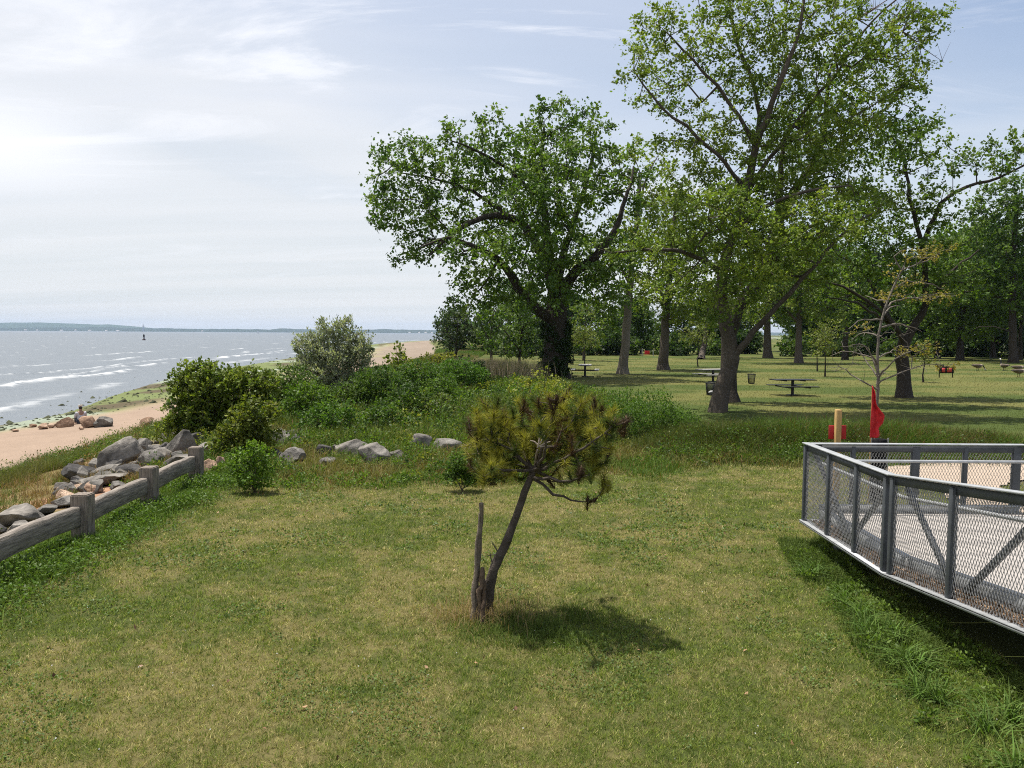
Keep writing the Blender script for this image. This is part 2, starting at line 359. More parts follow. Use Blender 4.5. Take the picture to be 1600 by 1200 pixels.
# ------------------------------------------------------------------ far shore hills
def build_hills():
    def ridge(name, dist, pts, depth, jag, seed, colr):
        """pts: (px, height in photo pixels above the water line)"""
        px = np.linspace(-500, 1500, 700); hp = np.interp(px, [p[0] for p in pts], [p[1] for p in pts])
        hgt = hp/F*dist*(1+(fbm(px*.05, px*0+seed, seed, 4)-.5)*jag)+(fbm(px*.4, px*0+3, seed+5, 3)-.5)*jag*14
        prof = [(0, -.02), (.05, .12), (.22, .55), (.5, 1.), (.75, .7), (1, -.02)]; V = []; K = []
        for f, hh in prof:
            d = dist+f*depth; x = (px-800)/F*d
            nn = 1+(fbm(px*.15, px*0+f*9, seed+9, 3)-.5)*.35*(0 < f < .5)
            V.append(np.stack([x, np.full_like(x, d), SEA-1+np.maximum(hgt, .5)*hh*nn], -1))
            K.append(lerp(np.array(colr)*.75, np.array(colr)*1.25, fbm(px*.3, px*0+f*7, seed+2, 3)[:, None]))
        n = len(px); V = np.vstack(V); i = np.arange(len(prof)-1)[:, None]*n+np.arange(n-1)[None]
        T = np.stack([i, i+1, i+1+n, i+n], -1).reshape(-1, 4)
        props(raw_mesh(name, V, T, np.vstack(K), mh, None, True), kind='structure')
    mh = mat_attr('wooded_hill', rough=1, var=.3, scale=.02, spec=.0)
    ridge('far_hills', 9900, [(-500, 11), (-100, 12), (0, 13), (60, 14.6), (110, 13), (150, 11), (175, 11.5), (200, 9.5), (240, 6), (300, 3), (420, 2), (500, 2), (1500, 2)], 1400, .10, 3, (.05, .075, .04))
    ridge('far_shore', 8700, [(-500, 5), (0, 5), (100, 6), (150, 6.5), (210, 5.8), (300, 5), (420, 5), (440, 6.5), (520, 5.5), (600, 6.2), (690, 5.2), (900, 5), (1500, 5)], 700, .30, 11, (.035, .05, .03))
build_hills()

# ------------------------------------------------------------------ foliage tools
def add_leaves(g, P, D, S, L, Wd, col, fold=.18):
    """folded rhombic leaves"""
    Nn = np.cross(D, S); n = len(P); L = np.broadcast_to(L, (n,))[:, None]; Wd = np.broadcast_to(Wd, (n,))[:, None]
    mid = P+D*L*.45+Nn*Wd*fold
    V = np.stack([P, mid+S*Wd*.5, P+D*L, mid-S*Wd*.5], 1).reshape(-1, 3)
    b = np.arange(n)[:, None]*4
    T = np.concatenate([b+[0, 1, 2], b+[0, 2, 3]], 0)
    g.add(V, T, np.repeat(col, 4, 0))
def rand_dirs(n, up=0., r=rng):
    v = r.normal(size=(n, 3)); v = nrm(v); v[:, 2] += up; return nrm(v)
def jitter(col, n, v=.18, h=.08):
    c = np.broadcast_to(np.asarray(col, float), (n, 3))
    return np.clip(c*(1+rng.uniform(-v, v, (n, 1)))*(1+rng.uniform(-h, h, (n, 3))), .002, 1)
def leaf_cloud(g, centres, axis, n, rad, size, col, col2, droop=-.1, ratio=.75, flat=.75, spray=7):
    """n leaves round every centre, set along a few short radiating twigs"""
    m = len(centres); ns = max(2, n//spray); k0 = np.repeat(np.arange(m), ns); M = len(k0)
    sd = nrm(rng.normal(size=(M, 3))*[1, 1, flat]+axis[k0]*.55+[0, 0, .12]); sl = rad*rng.uniform(.5, 1.35, M)*rng.uniform(.6, 1.2, m)[k0]
    so = centres[k0]+rng.normal(size=(M, 3))*rad*.12; bend = rng.normal(size=(M, 3))*.25+[0, 0, droop]
    k1 = np.repeat(np.arange(M), spray); N = len(k1); k = k0[k1]; t = rng.random(N)**.7
    P = so[k1]+sd[k1]*(sl[k1]*t)[:, None]+bend[k1]*(sl[k1]*t*t)[:, None]*.6+rng.normal(size=(N, 3))*size*.35
    D = nrm(sd[k1]*.55+rng.normal(size=(N, 3))*.6+np.array([0, 0, droop]))
    nrmv = nrm(rng.normal(size=(N, 3))*.55+np.array([-.1, -.1, .75])); S = nrm(np.cross(D, nrmv))
    cl = np.clip(rng.random((m, 1))[k0][k1]*.75+rng.random((M, 1))[k1]*.35-.05, 0, 1)**1.2; c = lerp(np.asarray(col), np.asarray(col2), cl)
    c = c*(1+rng.uniform(-.24, .24, (N, 1)))*(1+rng.uniform(-.08, .08, (N, 3)))
    sz = size*rng.uniform(.55, 1.3, N)
    add_leaves(g, P, D, S, sz, sz*ratio, np.clip(c, .003, 1))
def clumps(g, x, y, R, H, n, size, c0, c1, ratio=.6):
    """leafy mounds: n leaves on each dome"""
    m = len(x); k = np.repeat(np.arange(m), n); N = len(k); z = hz(x, y)
    d = nrm(rng.normal(size=(N, 3))); d[:, 2] = np.abs(d[:, 2]); u = rng.random(N)**.4
    off = d*np.stack([R[k], R[k], H[k]], 1)*u[:, None]; lob = 1+.35*(fbm(off[:, 0]*5+x[k]*3, off[:, 1]*5+off[:, 2]*4+y[k]*3, 19, 2)-.5)*2
    P = np.stack([x[k], y[k], z[k]], 1)+off*lob[:, None]
    D = nrm(d*.7+rng.normal(size=(N, 3))*.6); S = nrm(np.cross(D, nrm(rng.normal(size=(N, 3))*.5+[0, 0, .8])))
    cl = np.clip(rng.random(m)[k]*.75+rng.random(N)*.3, 0, 1)[:, None]; c = lerp(np.asarray(c0), np.asarray(c1), cl) if np.ndim(c0) == 1 else lerp(c0[k], c1[k], rng.random((N, 1)))
    s_ = size[k]*rng.uniform(.6, 1.3, N); add_leaves(g, P, D, S, s_, s_*ratio, np.clip(c*rng.uniform(.75, 1.25, (N, 1)), .002, 1))
class Skeleton:
    def __init__(s): s.P = []; s.par = []; s.r = []; s.len = []
    def add(s, p, par, r=0):
        s.P.append(np.asarray(p, float)); s.par.append(par); s.r.append(r)
        s.len.append(0 if par < 0 else s.len[par]+np.linalg.norm(s.P[par]-p)); return len(s.P)-1
    def limb(s, pts, r0, r1, step=.5, wob=.0):
        """smooth limb through pts; joins the nearest node already there"""
        pts = np.asarray(pts, float); par = -1
        if s.P:
            par = int(np.argmin(np.linalg.norm(np.array(s.P)-pts[0], axis=1)))
            pts = np.vstack([s.P[par], pts[1:]])
        ext = np.vstack([2*pts[0]-pts[1], pts, 2*pts[-1]-pts[-2]]); tot = len(pts)-1; first = True
        for i in range(tot):
            p0, p1, p2, p3 = ext[i:i+4]; k = max(2, int(np.linalg.norm(p2-p1)/step))
            for q in range(k):
                t = q/k; 
                if i == 0 and q == 0 and par >= 0: continue
                x = .5*((2*p1)+(-p0+p2)*t+(2*p0-5*p1+4*p2-p3)*t*t+(-p0+3*p1-3*p2+p3)*t**3)
                u = (i+t)/tot
                if u > 0 and wob: x = x+rng.normal(size=3)*wob
                par = s.add(x, par, r0+(r1-r0)*u)
        s.add(pts[-1], par, r1)
    def grow(s, targets, step=.6, bias=.12, jit=.12, sag=.0, twig=.018):
        base = np.array(s.P); d = np.min(np.linalg.norm(targets[:, None]-base[None], axis=2), 1)
        cap = len(s.P)+len(targets)*14; A = np.zeros((cap, 3)); Ln = np.zeros(cap); n = len(s.P); A[:n] = base; Ln[:n] = s.len
        tips = []; axes = []
        for ti in np.argsort(d):
            t = targets[ti]; dd = np.linalg.norm(A[:n]-t, axis=1)+bias*Ln[:n]
            b = int(np.argmin(dd)); p = A[b]; dist = np.linalg.norm(t-p); k = max(1, min(12, int(dist/step)))
            bow = rng.normal(size=3)*jit*dist+np.array([0, 0, sag*dist]); par = b
            for q in range(1, k+1):
                u = q/k; x = p+(t-p)*u+bow*math.sin(math.pi*u)*.5+(rng.normal(size=3)*jit*.25*step if q < k else 0)
                par = s.add(x, par, 0)
                if n < cap: A[n] = x; Ln[n] = s.len[-1]; n += 1
            tips.append(par); a = s.P[par]-s.P[s.par[par]]; axes.append(a/max(1e-6, np.linalg.norm(a)))
        s.twig = twig
        return np.array([s.P[i] for i in tips]), np.array(axes)
    def radii(s, expo=.5, twig=.018):
        n = len(s.P); cnt = np.zeros(n); ch = np.zeros(n, int)
        for i in range(n):
            if s.par[i] >= 0: ch[s.par[i]] += 1
        cnt[ch == 0] = 1
        for i in range(n-1, -1, -1):
            if s.par[i] >= 0: cnt[s.par[i]] += cnt[i]
        r = twig*cnt**expo; h = np.array(s.r); out = np.where(h > 0, h, r)
        for i in range(n):                      # a branch is never thicker than what carries it
            if s.par[i] >= 0: out[i] = min(out[i], out[s.par[i]]*.97)
        return np.maximum(out, twig*.6)
    def mesh(s, g, twig=.018, k=6, col=(.08, .065, .05), flare=0, expo=.5, lump=.0, lf=4.):
        R = s.radii(expo, twig); P = np.array(s.P); par = np.array(s.par); idx = np.where(par >= 0)[0]
        a = P[par[idx]]; b = P[idx]; ra = R[par[idx]]; rb = R[idx]
        gp = par[par[idx]]; pd = np.where((gp >= 0)[:, None], P[par[idx]]-P[np.maximum(gp, 0)], b-a)
        side = rb < ra*.6; ra = np.where(side, np.maximum(rb*1.25, .6*twig), ra)
        d = nrm(b-a); da = nrm(np.where(side[:, None], d, nrm(pd)+d))
        nxt = np.full(len(P), -1); best = np.zeros(len(P))
        for q, i in enumerate(idx):
            p = par[i]
            if R[i] > best[p]: best[p] = R[i]; nxt[p] = i
        nx = nxt[idx]; db = nrm(np.where((nx >= 0)[:, None], d+nrm(P[np.maximum(nx, 0)]-b), d))
        ref = np.array([.31, .23, .92]); ref2 = np.array([.95, .1, .2])
        def ring(c, dd, rr):
            rf = np.where((np.abs(dd[:, 2:3]) > -1), ref2, ref); x = nrm(np.cross(dd, rf)); y = np.cross(dd, x)
            an = np.arange(k)*2*math.pi/k
            return c[:, None]+rr[:, None, None]*(x[:, None]*np.cos(an)[None, :, None]+y[:, None]*np.sin(an)[None, :, None])
        V = np.concatenate([ring(a, da, ra), ring(b, db, rb)], 1)
        if lump:
            ctr2 = np.concatenate([np.repeat(a[:, None], k, 1), np.repeat(b[:, None], k, 1)], 1); f = 1+lump*(fbm(V[..., 0]*lf+V[..., 1]*lf*.8, V[..., 2]*lf*.45+V[..., 1]*lf*.3, 12, 3)-.5)*2
            V = ctr2+(V-ctr2)*f[..., None]
        if flare:
            z0 = P[0][2]; f = 1+flare*np.exp(-np.maximum(V[..., 2]-z0, 0)/.35); ctr = P[0][:2]
            near = np.linalg.norm(V[..., :2]-ctr, axis=-1) < 2.2
            V[..., :2] = np.where(near[..., None], ctr+(V[..., :2]-ctr)*f[..., None], V[..., :2])
        m = len(idx); o = np.arange(m)[:, None]*2*k; q = np.arange(k)[None]; q2 = (q+1) % k
        T = np.stack([o+q, o+q2, o+q2+k, o+q+k], -1).reshape(-1, 4)
        V = V.reshape(-1, 3); cc = np.asarray(col)*(.75+.5*fbm(V[:, 0]*3+V[:, 1], V[:, 2]*1.2, 4, 3)[:, None])
        g.add(V, T, cc)
def in_lobes(lobes, n, shell=2.2):
    """random points in world ellipsoids (centre, radii); denser towards the outside"""
    w = np.array([(l[1][0]*l[1][2]) for l in lobes]); pk = rng.choice(len(lobes), n, p=w/w.sum())
    c = np.array([l[0] for l in lobes])[pk]; r = np.array([l[1] for l in lobes])[pk]
    return c+rand_dirs(n)*r*(rng.random((n, 1))**(1/shell))
def thin(P, dmin):
    cell = {}; keep = []
    for i, p in enumerate(P):
        k = tuple(np.floor(p/dmin).astype(int)); ok = True
        for a in (-1, 0, 1):
            for b in (-1, 0, 1):
                for c in (-1, 0, 1):
                    for j in cell.get((k[0]+a, k[1]+b, k[2]+c), ()):
                        if np.sum((P[j]-p)**2) < dmin*dmin: ok = False; break
        if ok: cell.setdefault(k, []).append(i); keep.append(i)
    return P[keep]
def px_lobes(lobes, d, y0, depth=.8):
    """lobes measured on the photo at distance y0: (px, py, rx, ry[, offset in depth])"""
    out = []
    for l in lobes:
        off = l[4] if len(l) > 4 else 0
        c = at(l[0], l[1], y0+off); k = (y0+off)/F
        out.append((c, np.array([l[2]*k, max(l[2], l[3])*k*depth, l[3]*k])))
    return out
def px_tree(name, label, cat, base, d, limbs, lobes, nt, leaf, nl, rad, cols, bark=(.075, .06, .048), dmin=.7, twig=.02, group=None, flare=.35, droop=-.15, dead=None, kk=7, flat=.75):
    root = thing(name, label, cat, base, 0, group); B = np.asarray(base)
    sk = Skeleton()
    for pts, r0, r1 in limbs:
        q = np.array([at(p[0], p[1], d+(p[2] if len(p) > 2 else 0)) for p in pts])
        if not sk.P: q[0] = B-[0, 0, .1]
        sk.limb(q, r0, r1, .5 if d < 70 else .9, .03)
    L = px_lobes(lobes, d, d)
    T = in_lobes(L, nt); gs = 1/(rad*2.6); T = T[(T[:, 2] > B[2]+1.2) & (fbm(T[:, 0]*gs+T[:, 1]*gs*.6, T[:, 2]*gs*1.2-T[:, 1]*gs*.5, 7, 2) > (.355 if d < 80 else .2))]; T = thin(T, dmin)
    tips, ax = sk.grow(T, step=.6 if d < 70 else 1., jit=.13, twig=twig)
    sk.P = [p-B for p in sk.P]; g = Geo(); sk.mesh(g, twig, kk, bark, flare, lump=.13, lf=3.)
    g.build('trunk', M_BARK, root, True)
    g = Geo(); leaf_cloud(g, tips-B, ax, nl, rad, leaf, cols[0], cols[1], droop, flat=flat)
    g.build('crown', M_LEAF, root)
    if dead:
        g = Geo()
        for (a, b) in dead:
            p = at(*a)-B; q = at(*b)-B
            for _ in range(7):
                e = q+rng.normal(size=3)*.45; mid = (p+e)/2+rng.normal(size=3)*.15
                g.tube(np.array([p, mid, e]), [.03, .018, .006], 5, (.16, .12, .10))
                for _ in range(3):
                    f = mid+(e-mid)*rng.random(); g.tube(np.array([f, f+rng.normal(size=3)*.3+[0, 0, .2]]), [.01, .004], 4, (.16, .12, .10))
        g.build('dead_branch', M_BARK, root)
    return root
def gen_tree(name, label, cat, loc, h, w, trunk_h, trunk_r, nt, leaf, nl, cols, bark=(.07, .055, .045), group=None, low=.25, twig=.03, rad=.9):
    """free-standing tree, crown of several lobes above a plain trunk"""
    root = thing(name, label, cat, loc, 0, group); sk = Skeleton()
    lean = rng.normal(size=2)*.04*h
    sk.limb([(0, 0, -.1), (lean[0]*.3, lean[1]*.3, trunk_h), (lean[0], lean[1], h*.8)], trunk_r, trunk_r*.25, .7, .03)
    lobes = []
    for _ in range(9):
        a = rng.random()*6.28; f = rng.random()**.5*.55; zz = lerp(h*low+w*.15, h*.86, rng.random())
        q = 1-abs((zz/h-.55)/.6)**2*.6
        lobes.append((np.array([math.cos(a)*f*w*.5*q, math.sin(a)*f*w*.5*q, zz]), np.array([w*.27, w*.27, h*.15])*rng.uniform(.8, 1.25)))
    T = thin(in_lobes(lobes, nt), rad*.75); tips, ax = sk.grow(T, step=1., jit=.12)
    g = Geo(); sk.mesh(g, twig, 6, bark, .3); g.build('trunk', M_BARK, root, True)
    g = Geo(); leaf_cloud(g, tips, ax, nl, rad, leaf, cols[0], cols[1], -.1); g.build('crown', M_LEAF, root)
    return root
def shrub(name, label, cat, base, lobes, nt, leaf, nl, rad, cols, stem=(.10, .08, .055), stems=6, dmin=.25, twig=.006, group=None, ratio=.7, droop=0., stem_r=.03, step=.25, flat=.8):
    """lobes in metres relative to base"""
    root = thing(name, label, cat, base, 0, group); sk = Skeleton()
    L = [(np.asarray(c, float), np.asarray(r, float)) for c, r in lobes]
    T = in_lobes(L, nt, 2.6); T = T[T[:, 2] > .06]; T = thin(T, dmin)
    top = max(c[2]+r[2] for c, r in L)
    sk.add((0, 0, -.05), -1, stem_r*1.5); sk.add((0, 0, .02), 0, stem_r*1.4)
    for i in range(stems):
        c, r = L[i % len(L)]; e = c+rng.normal(size=3)*r*.25; m = np.array([c[0]*.35, c[1]*.35, e[2]*.4])
        sk.limb([(0, 0, .02), m, e], stem_r, stem_r*.3, step, .01)
    tips, ax = sk.grow(T, step=step, jit=.12, bias=.05)
    g = Geo(); sk.mesh(g, twig, 5, stem); g.build('stems', M_BARK, root, True)
    g = Geo(); leaf_cloud(g, tips, ax, nl, rad, leaf, cols[0], cols[1], droop, ratio, flat); g.build('foliage', M_LEAF, root)
    return root
def px_shrub(name, label, cat, px, py, lobes, *a, y=None, **k):
    """base at a photo pixel; lobes as (px, py, rx, ry) around it"""
    b = ground_at(px, py) if y is None else None
    if b is None:
        q = at(px, py, y); b = G(q[0], y)
    L = [(c-b, r) for c, r in px_lobes(lobes, b[1], b[1], .85)]
    return shrub(name, label, cat, tuple(b), L, *a, **k)
def add_blades(g, P, H, Wd, lean, col, curve=.4, seg=2):
    n = len(P); a = rng.random(n)*6.283; S = np.stack([np.cos(a), np.sin(a), np.zeros(n)], 1)
    b = rng.random(n)*6.283; l = lean*rng.random(n)**.7; Dr = np.stack([np.cos(b)*l, np.sin(b)*l, np.ones(n)], 1); Dr = nrm(Dr)
    H = np.broadcast_to(H, (n,))[:, None]; Wd = np.broadcast_to(Wd, (n,))[:, None]
    flat = np.stack([np.cos(b), np.sin(b), np.zeros(n)], 1)
    if seg == 1:
        V = np.stack([P-S*Wd*.5, P+S*Wd*.5, P+Dr*H], 1).reshape(-1, 3); T = np.arange(n*3).reshape(-1, 3); m = 3
    else:
        mid = P+Dr*H*.55; tip = P+Dr*H*.9+flat*H*curve*l[:, None]; tip[:, 2] -= (H[:, 0]*.25*l)
        V = np.stack([P-S*Wd*.5, P+S*Wd*.5, mid+S*Wd*.4, mid-S*Wd*.4, tip], 1).reshape(-1, 3)
        o = np.arange(n)[:, None]*5; T = np.concatenate([o+[0, 1, 2], o+[0, 2, 3], o+[3, 2, 4]], 0); m = 5
    g.add(V, T, np.repeat(col, m, 0))
def stuff(g, name, label, mat=M_GRASS):
    o = g.build(name, mat); return props(o, label, None, None, 'stuff')
ROCKS = []
def open_ground(x, y, front=.45):
    """true where no boulder stands (nor right at its foot)"""
    ok = np.ones(len(x), bool)
    for cx, cy, r in ROCKS:
        near = (np.abs(x-cx) < r*2+1) & (np.abs(y-cy) < r*2+1)
        if near.any():
            i = np.where(near)[0]; dx = x[i]-cx; dy = y[i]-cy
            bad = (np.hypot(dx, dy) < r*1.02) | ((np.abs(dx) < r*.85) & (dy < 0) & (dy > -r-front) & (rng.random(len(i)) < .75)); ok[i[bad]] = False
    return ok
def with_z(x, y, up=0.): return np.stack([x, y, hz(x, y)+up], 1)
# ------------------------------------------------------------------ ramp with steel railings
def zb(y): return .38+max(0., 8.3-y)*.115           # lower edge of the left railing
RX = 4.15
def mesh_panel(name, A, B, h, parent, side, cw=.042, ch=.085, t=.0034):
    """expanded-metal panel standing on the line A-B, h high"""
    A = np.asarray(A, float); B = np.asarray(B, float); Lh = np.linalg.norm((B-A)[:2]); nu = max(2, int(Lh/cw)); nv = int(h/(ch/2))
    i, j = np.meshgrid(np.arange(nu+1), np.arange(nv), indexing='ij'); i = i.ravel(); j = j.ravel(); u = i+.5*(j % 2)
    def pt(u, v): return A+(B-A)*np.clip(u/nu, 0, 1)[:, None]+np.array([0, 0, h])*(v/nv)[:, None]
    P = np.concatenate([pt(u, j), pt(u, j)]); Q = np.concatenate([pt(u-.5, j+1), pt(u+.5, j+1)])
    d = nrm(Q-P); n = np.asarray(side, float); s = nrm(np.cross(d, n)); n = np.broadcast_to(n, d.shape)
    c = [(-1, -1), (1, -1), (1, 1), (-1, 1)]
    V = np.stack([P+s*a*t*.5+n*b*t*.7 for a, b in c]+[Q+s*a*t*.5+n*b*t*.7 for a, b in c], 1).reshape(-1, 3)
    o = np.arange(len(P))[:, None]*8; T = np.concatenate([o+[k, (k+1) % 4, (k+1) % 4+4, k+4] for k in range(4)], 0)
    g = Geo(); g.add(V, T); return g.build(name, M_MESHWIRE, parent)
def build_ramp():
    root = thing('access_ramp', 'grey steel access ramp with mesh railings and a pale concrete deck beside the lawn', 'ramp')
    # deck: separate slabs with open joints
    g = Geo(); y = 10.62
    while y > 8.92:
        g.box((5.72, y-.27, .49), (2.72, .53, .1)); y -= .54
    y = 8.86
    while y > -2:
        y2 = y-.86; zc = (zb(y)+zb(y2))/2+.1; sl = math.atan2(zb(y2)-zb(y), .86)
        c, s = math.cos(-sl), math.sin(-sl)
        g.box((5.17, (y+y2)/2, zc), (1.62, .852/math.cos(sl), .09), [[1, 0, 0], [0, c, -s], [0, s, c]]); y = y2-.004
    sl = math.atan2(.46, 6.0); c, s = math.cos(sl), math.sin(sl)
    for k in range(7):
        xx = 7.1+.45+k*.9; g.box((xx, 9.8, .49-(xx-7.1)*.0767), (.89/c, 1.7, .1), [[c, 0, s], [0, 1, 0], [-s, 0, c]])
    bevel(g.build('deck', M_CONCRETE, root), .006, 1)
    # beams under the deck and bearing posts
    g = Geo()
    for x in (4.42, 5.9):
        g.beam((x, 10.5, .36), (x, 8.3, .36), .08, .16); g.beam((x, 8.3, .36), (x, -2, zb(-2)-.02), .08, .16)
    g.build('floor_beam', M_DARKSTEEL, root)
    for y in (10.2, 6.0, 2.0, -1.5):
        for x in (4.42, 5.9):
            g = Geo(); g.box((x, y, zb(y)/2-.14), (.1, .1, zb(y)-.05)); g.box((x, y, .02), (.24, .24, .03)); g.build('support_post', M_DARKSTEEL, root)
    # kerb plates
    g = Geo(); kx = RX+.15
    g.beam((kx, 10.55, .50), (kx, 8.3, .50), .02, .16); g.beam((kx, 8.3, .50), (kx, -2, zb(-2)+.12), .02, .16)
    g.beam((kx+.05, 10.55, .585), (kx+.05, 8.3, .585), .08, .012); g.beam((kx+.05, 8.3, .585), (kx+.05, -2, zb(-2)+.205), .08, .012)
    g.build('kerb_plate', M_STEEL, root)
    g = Geo(); g.beam((4.3, 10.6, .57), (7.1, 10.6, .57), .02, .14); g.beam((4.3, 10.57, .64), (7.1, 10.57, .64), .08, .012); g.build('kerb_plate', M_STEEL, root)
    # left railing: lower flange, top rail, channel
    g = Geo()
    g.beam((RX, 10.74, .385), (RX, 8.3, .385), .13, .02); g.beam((RX, 8.3, .385), (RX, -2, zb(-2)+.005), .13, .02)
    g.beam((RX-.06, 10.74, .37), (RX-.06, 8.3, .37), .01, .03); g.beam((RX-.06, 8.3, .37), (RX-.06, -2, zb(-2)-.01), .01, .03)
    g.build('lower_flange', M_STEEL, root)
    top = 1.105
    g = Geo(); g.beam((RX, 10.76, .38+top), (RX, 8.28, .38+top), .105, .016); g.beam((RX, 8.29, .384+top), (RX, -2, zb(-2)+top+.004), .105, .016)
    bevel(g.build('top_rail', M_STEEL, root), .004, 2)
    g = Geo(); g.beam((RX+.012, 10.72, .37+top-.05), (RX+.012, 8.3, .37+top-.05), .045, .085); g.beam((RX+.012, 8.3, .37+top-.05), (RX+.012, -2, zb(-2)-.01+top-.05), .045, .085)
    g.build('rail_channel', M_DARKSTEEL, root)
    ys = [10.7, 9.9, 9.1, 8.375, 8.225, 7.1, 5.98, 4.85, 3.72, 2.6, 1.45]
    for k, y in enumerate(ys):
        g = Geo(); z0 = zb(y); w = .062
        g.box((RX-.035, y, z0+top/2-.012), (.012, w, top-.04)); g.box((RX-.005, y+w/2-.006, z0+top/2-.012), (.05, .01, top-.042)); g.box((RX-.005, y-w/2+.006, z0+top/2-.012), (.05, .01, top-.042))
        bevel(g.build('railing_post', M_DARKSTEEL, root), .002, 1)
    for a, b in zip(ys[:-1], ys[1:]):
        if a-b < .3: continue
        mesh_panel('mesh_panel', (RX-.012, a-.03, zb(a)+.03), (RX-.012, b+.03, zb(b)+.03), top-.13, root, (1, 0, 0))
    for ya, za, yb, z_b in ((10.6, 1.36, 9.45, .52), (8.45, 1.36, 9.35, .52), (8.1, 1.38, 7.2, .62), (6.0, 1.62, 7.0, .62), (5.8, 1.66, 4.9, .9), (3.7, 1.9, 4.7, .9)):
        g = Geo(); g.beam((RX+.075, ya, za), (RX+.075, yb, z_b), .05, .05); bevel(g.build('diagonal_brace', M_DARKSTEEL, root), .004, 1)
    g = Geo(); g.tube([(RX+.13, 10.5, 1.24), (RX+.13, 8.3, 1.24), (RX+.13, -2, zb(-2)+.86)], .021, 10)
    g.tube([(4.35, 10.52, 1.27), (7.1, 10.52, 1.27), (7.6, 10.52, 1.23), (13, 10.52, .83)], .021, 10)
    g.build('handrail', M_STEEL, root, True)
    # far railing along the landing
    FY = 10.7
    def fz(x): return .38-max(0, x-7.15)*.0767
    g = Geo(); g.beam((RX+.06, FY, .38+top-.001), (7.2, FY, .38+top-.001), .1, .016); g.beam((7.2, FY, .38+top-.004), (13, FY, fz(13)+top), .1, .016); bevel(g.build('top_rail', M_STEEL, root), .004, 2)
    g = Geo(); g.beam((RX+.1, FY+.01, .37+top-.06), (7.2, FY+.01, .37+top-.06), .045, .09); g.beam((7.2, FY+.01, .37+top-.06), (13, FY+.01, fz(13)+top-.07), .045, .09); g.build('rail_channel', M_DARKSTEEL, root)
    g = Geo(); g.beam((RX+.1, FY, .387), (7.2, FY, .387), .12, .02); g.beam((7.2, FY, .387), (13, FY, fz(13)), .12, .02); g.build('lower_flange', M_STEEL, root)
    fx = [4.8, 5.68, 6.38, 7.1, 8.2, 9.3]
    for k, x in enumerate(fx):
        wide = .105 if k in (1, 3) else .055
        g = Geo(); g.box((x, FY-.01, fz(x)+top/2-.012), (wide, .012, top-.05)); g.box((x-wide/2+.006, FY+.025, fz(x)+top/2-.012), (.01, .05, top-.052)); g.box((x+wide/2-.006, FY+.025, fz(x)+top/2-.012), (.01, .05, top-.052))
        bevel(g.build('railing_post', M_DARKSTEEL, root), .002, 1)
    for a, b in zip([4.22]+fx[:-1], fx):
        mesh_panel('mesh_panel', (a+.05, FY+.03, fz(a)+.03), (b-.05, FY+.03, fz(b)+.03), top-.15, root, (0, 1, 0))
    # short inner handrail that starts by the turn
    g = Geo(); g.tube([(6.12, 8.98, .55), (6.12, 8.98, 1.12), (6.16, 8.98, 1.17), (6.3, 8.98, 1.19), (9, 8.98, 1.1)], .026, 10); g.build('handrail', M_STEEL, root, True)
    for x in (6.5, 7.6): 
        g = Geo(); g.box((x, 8.98, .82), (.06, .05, .7)); g.build('railing_post', M_DARKSTEEL, root)
    # dry leaves caught between mesh and kerb
    g = Geo(); n = 3600; y = rng.uniform(3.5, 10.4, n); dens = fbm(y*1.7, y*0, 5, 3); keep = rng.random(n) < sstep(.42, .62, dens)*.9+.06; y = y[keep]; n = len(y)
    x = RX+rng.uniform(.01, .135, n); z = np.array([zb(v) for v in y])+.02+rng.random(n)**2*.075*sstep(.4, .7, fbm(y*1.7, y*0, 5, 3))
    col = lerp([.13, .07, .035], [.38, .25, .15], rng.random((n, 1)))
    D = rand_dirs(n, .1); S = nrm(np.cross(D, rng.normal(size=(n, 3)))); add_leaves(g, np.stack([x, y, z], 1), D, S, rng.uniform(.03, .07, n), rng.uniform(.02, .04, n), col)
    stuff(g, 'dry_leaves', 'brown dry leaves blown into the gutter behind the mesh of the ramp railing', M_PAINT)
build_ramp()

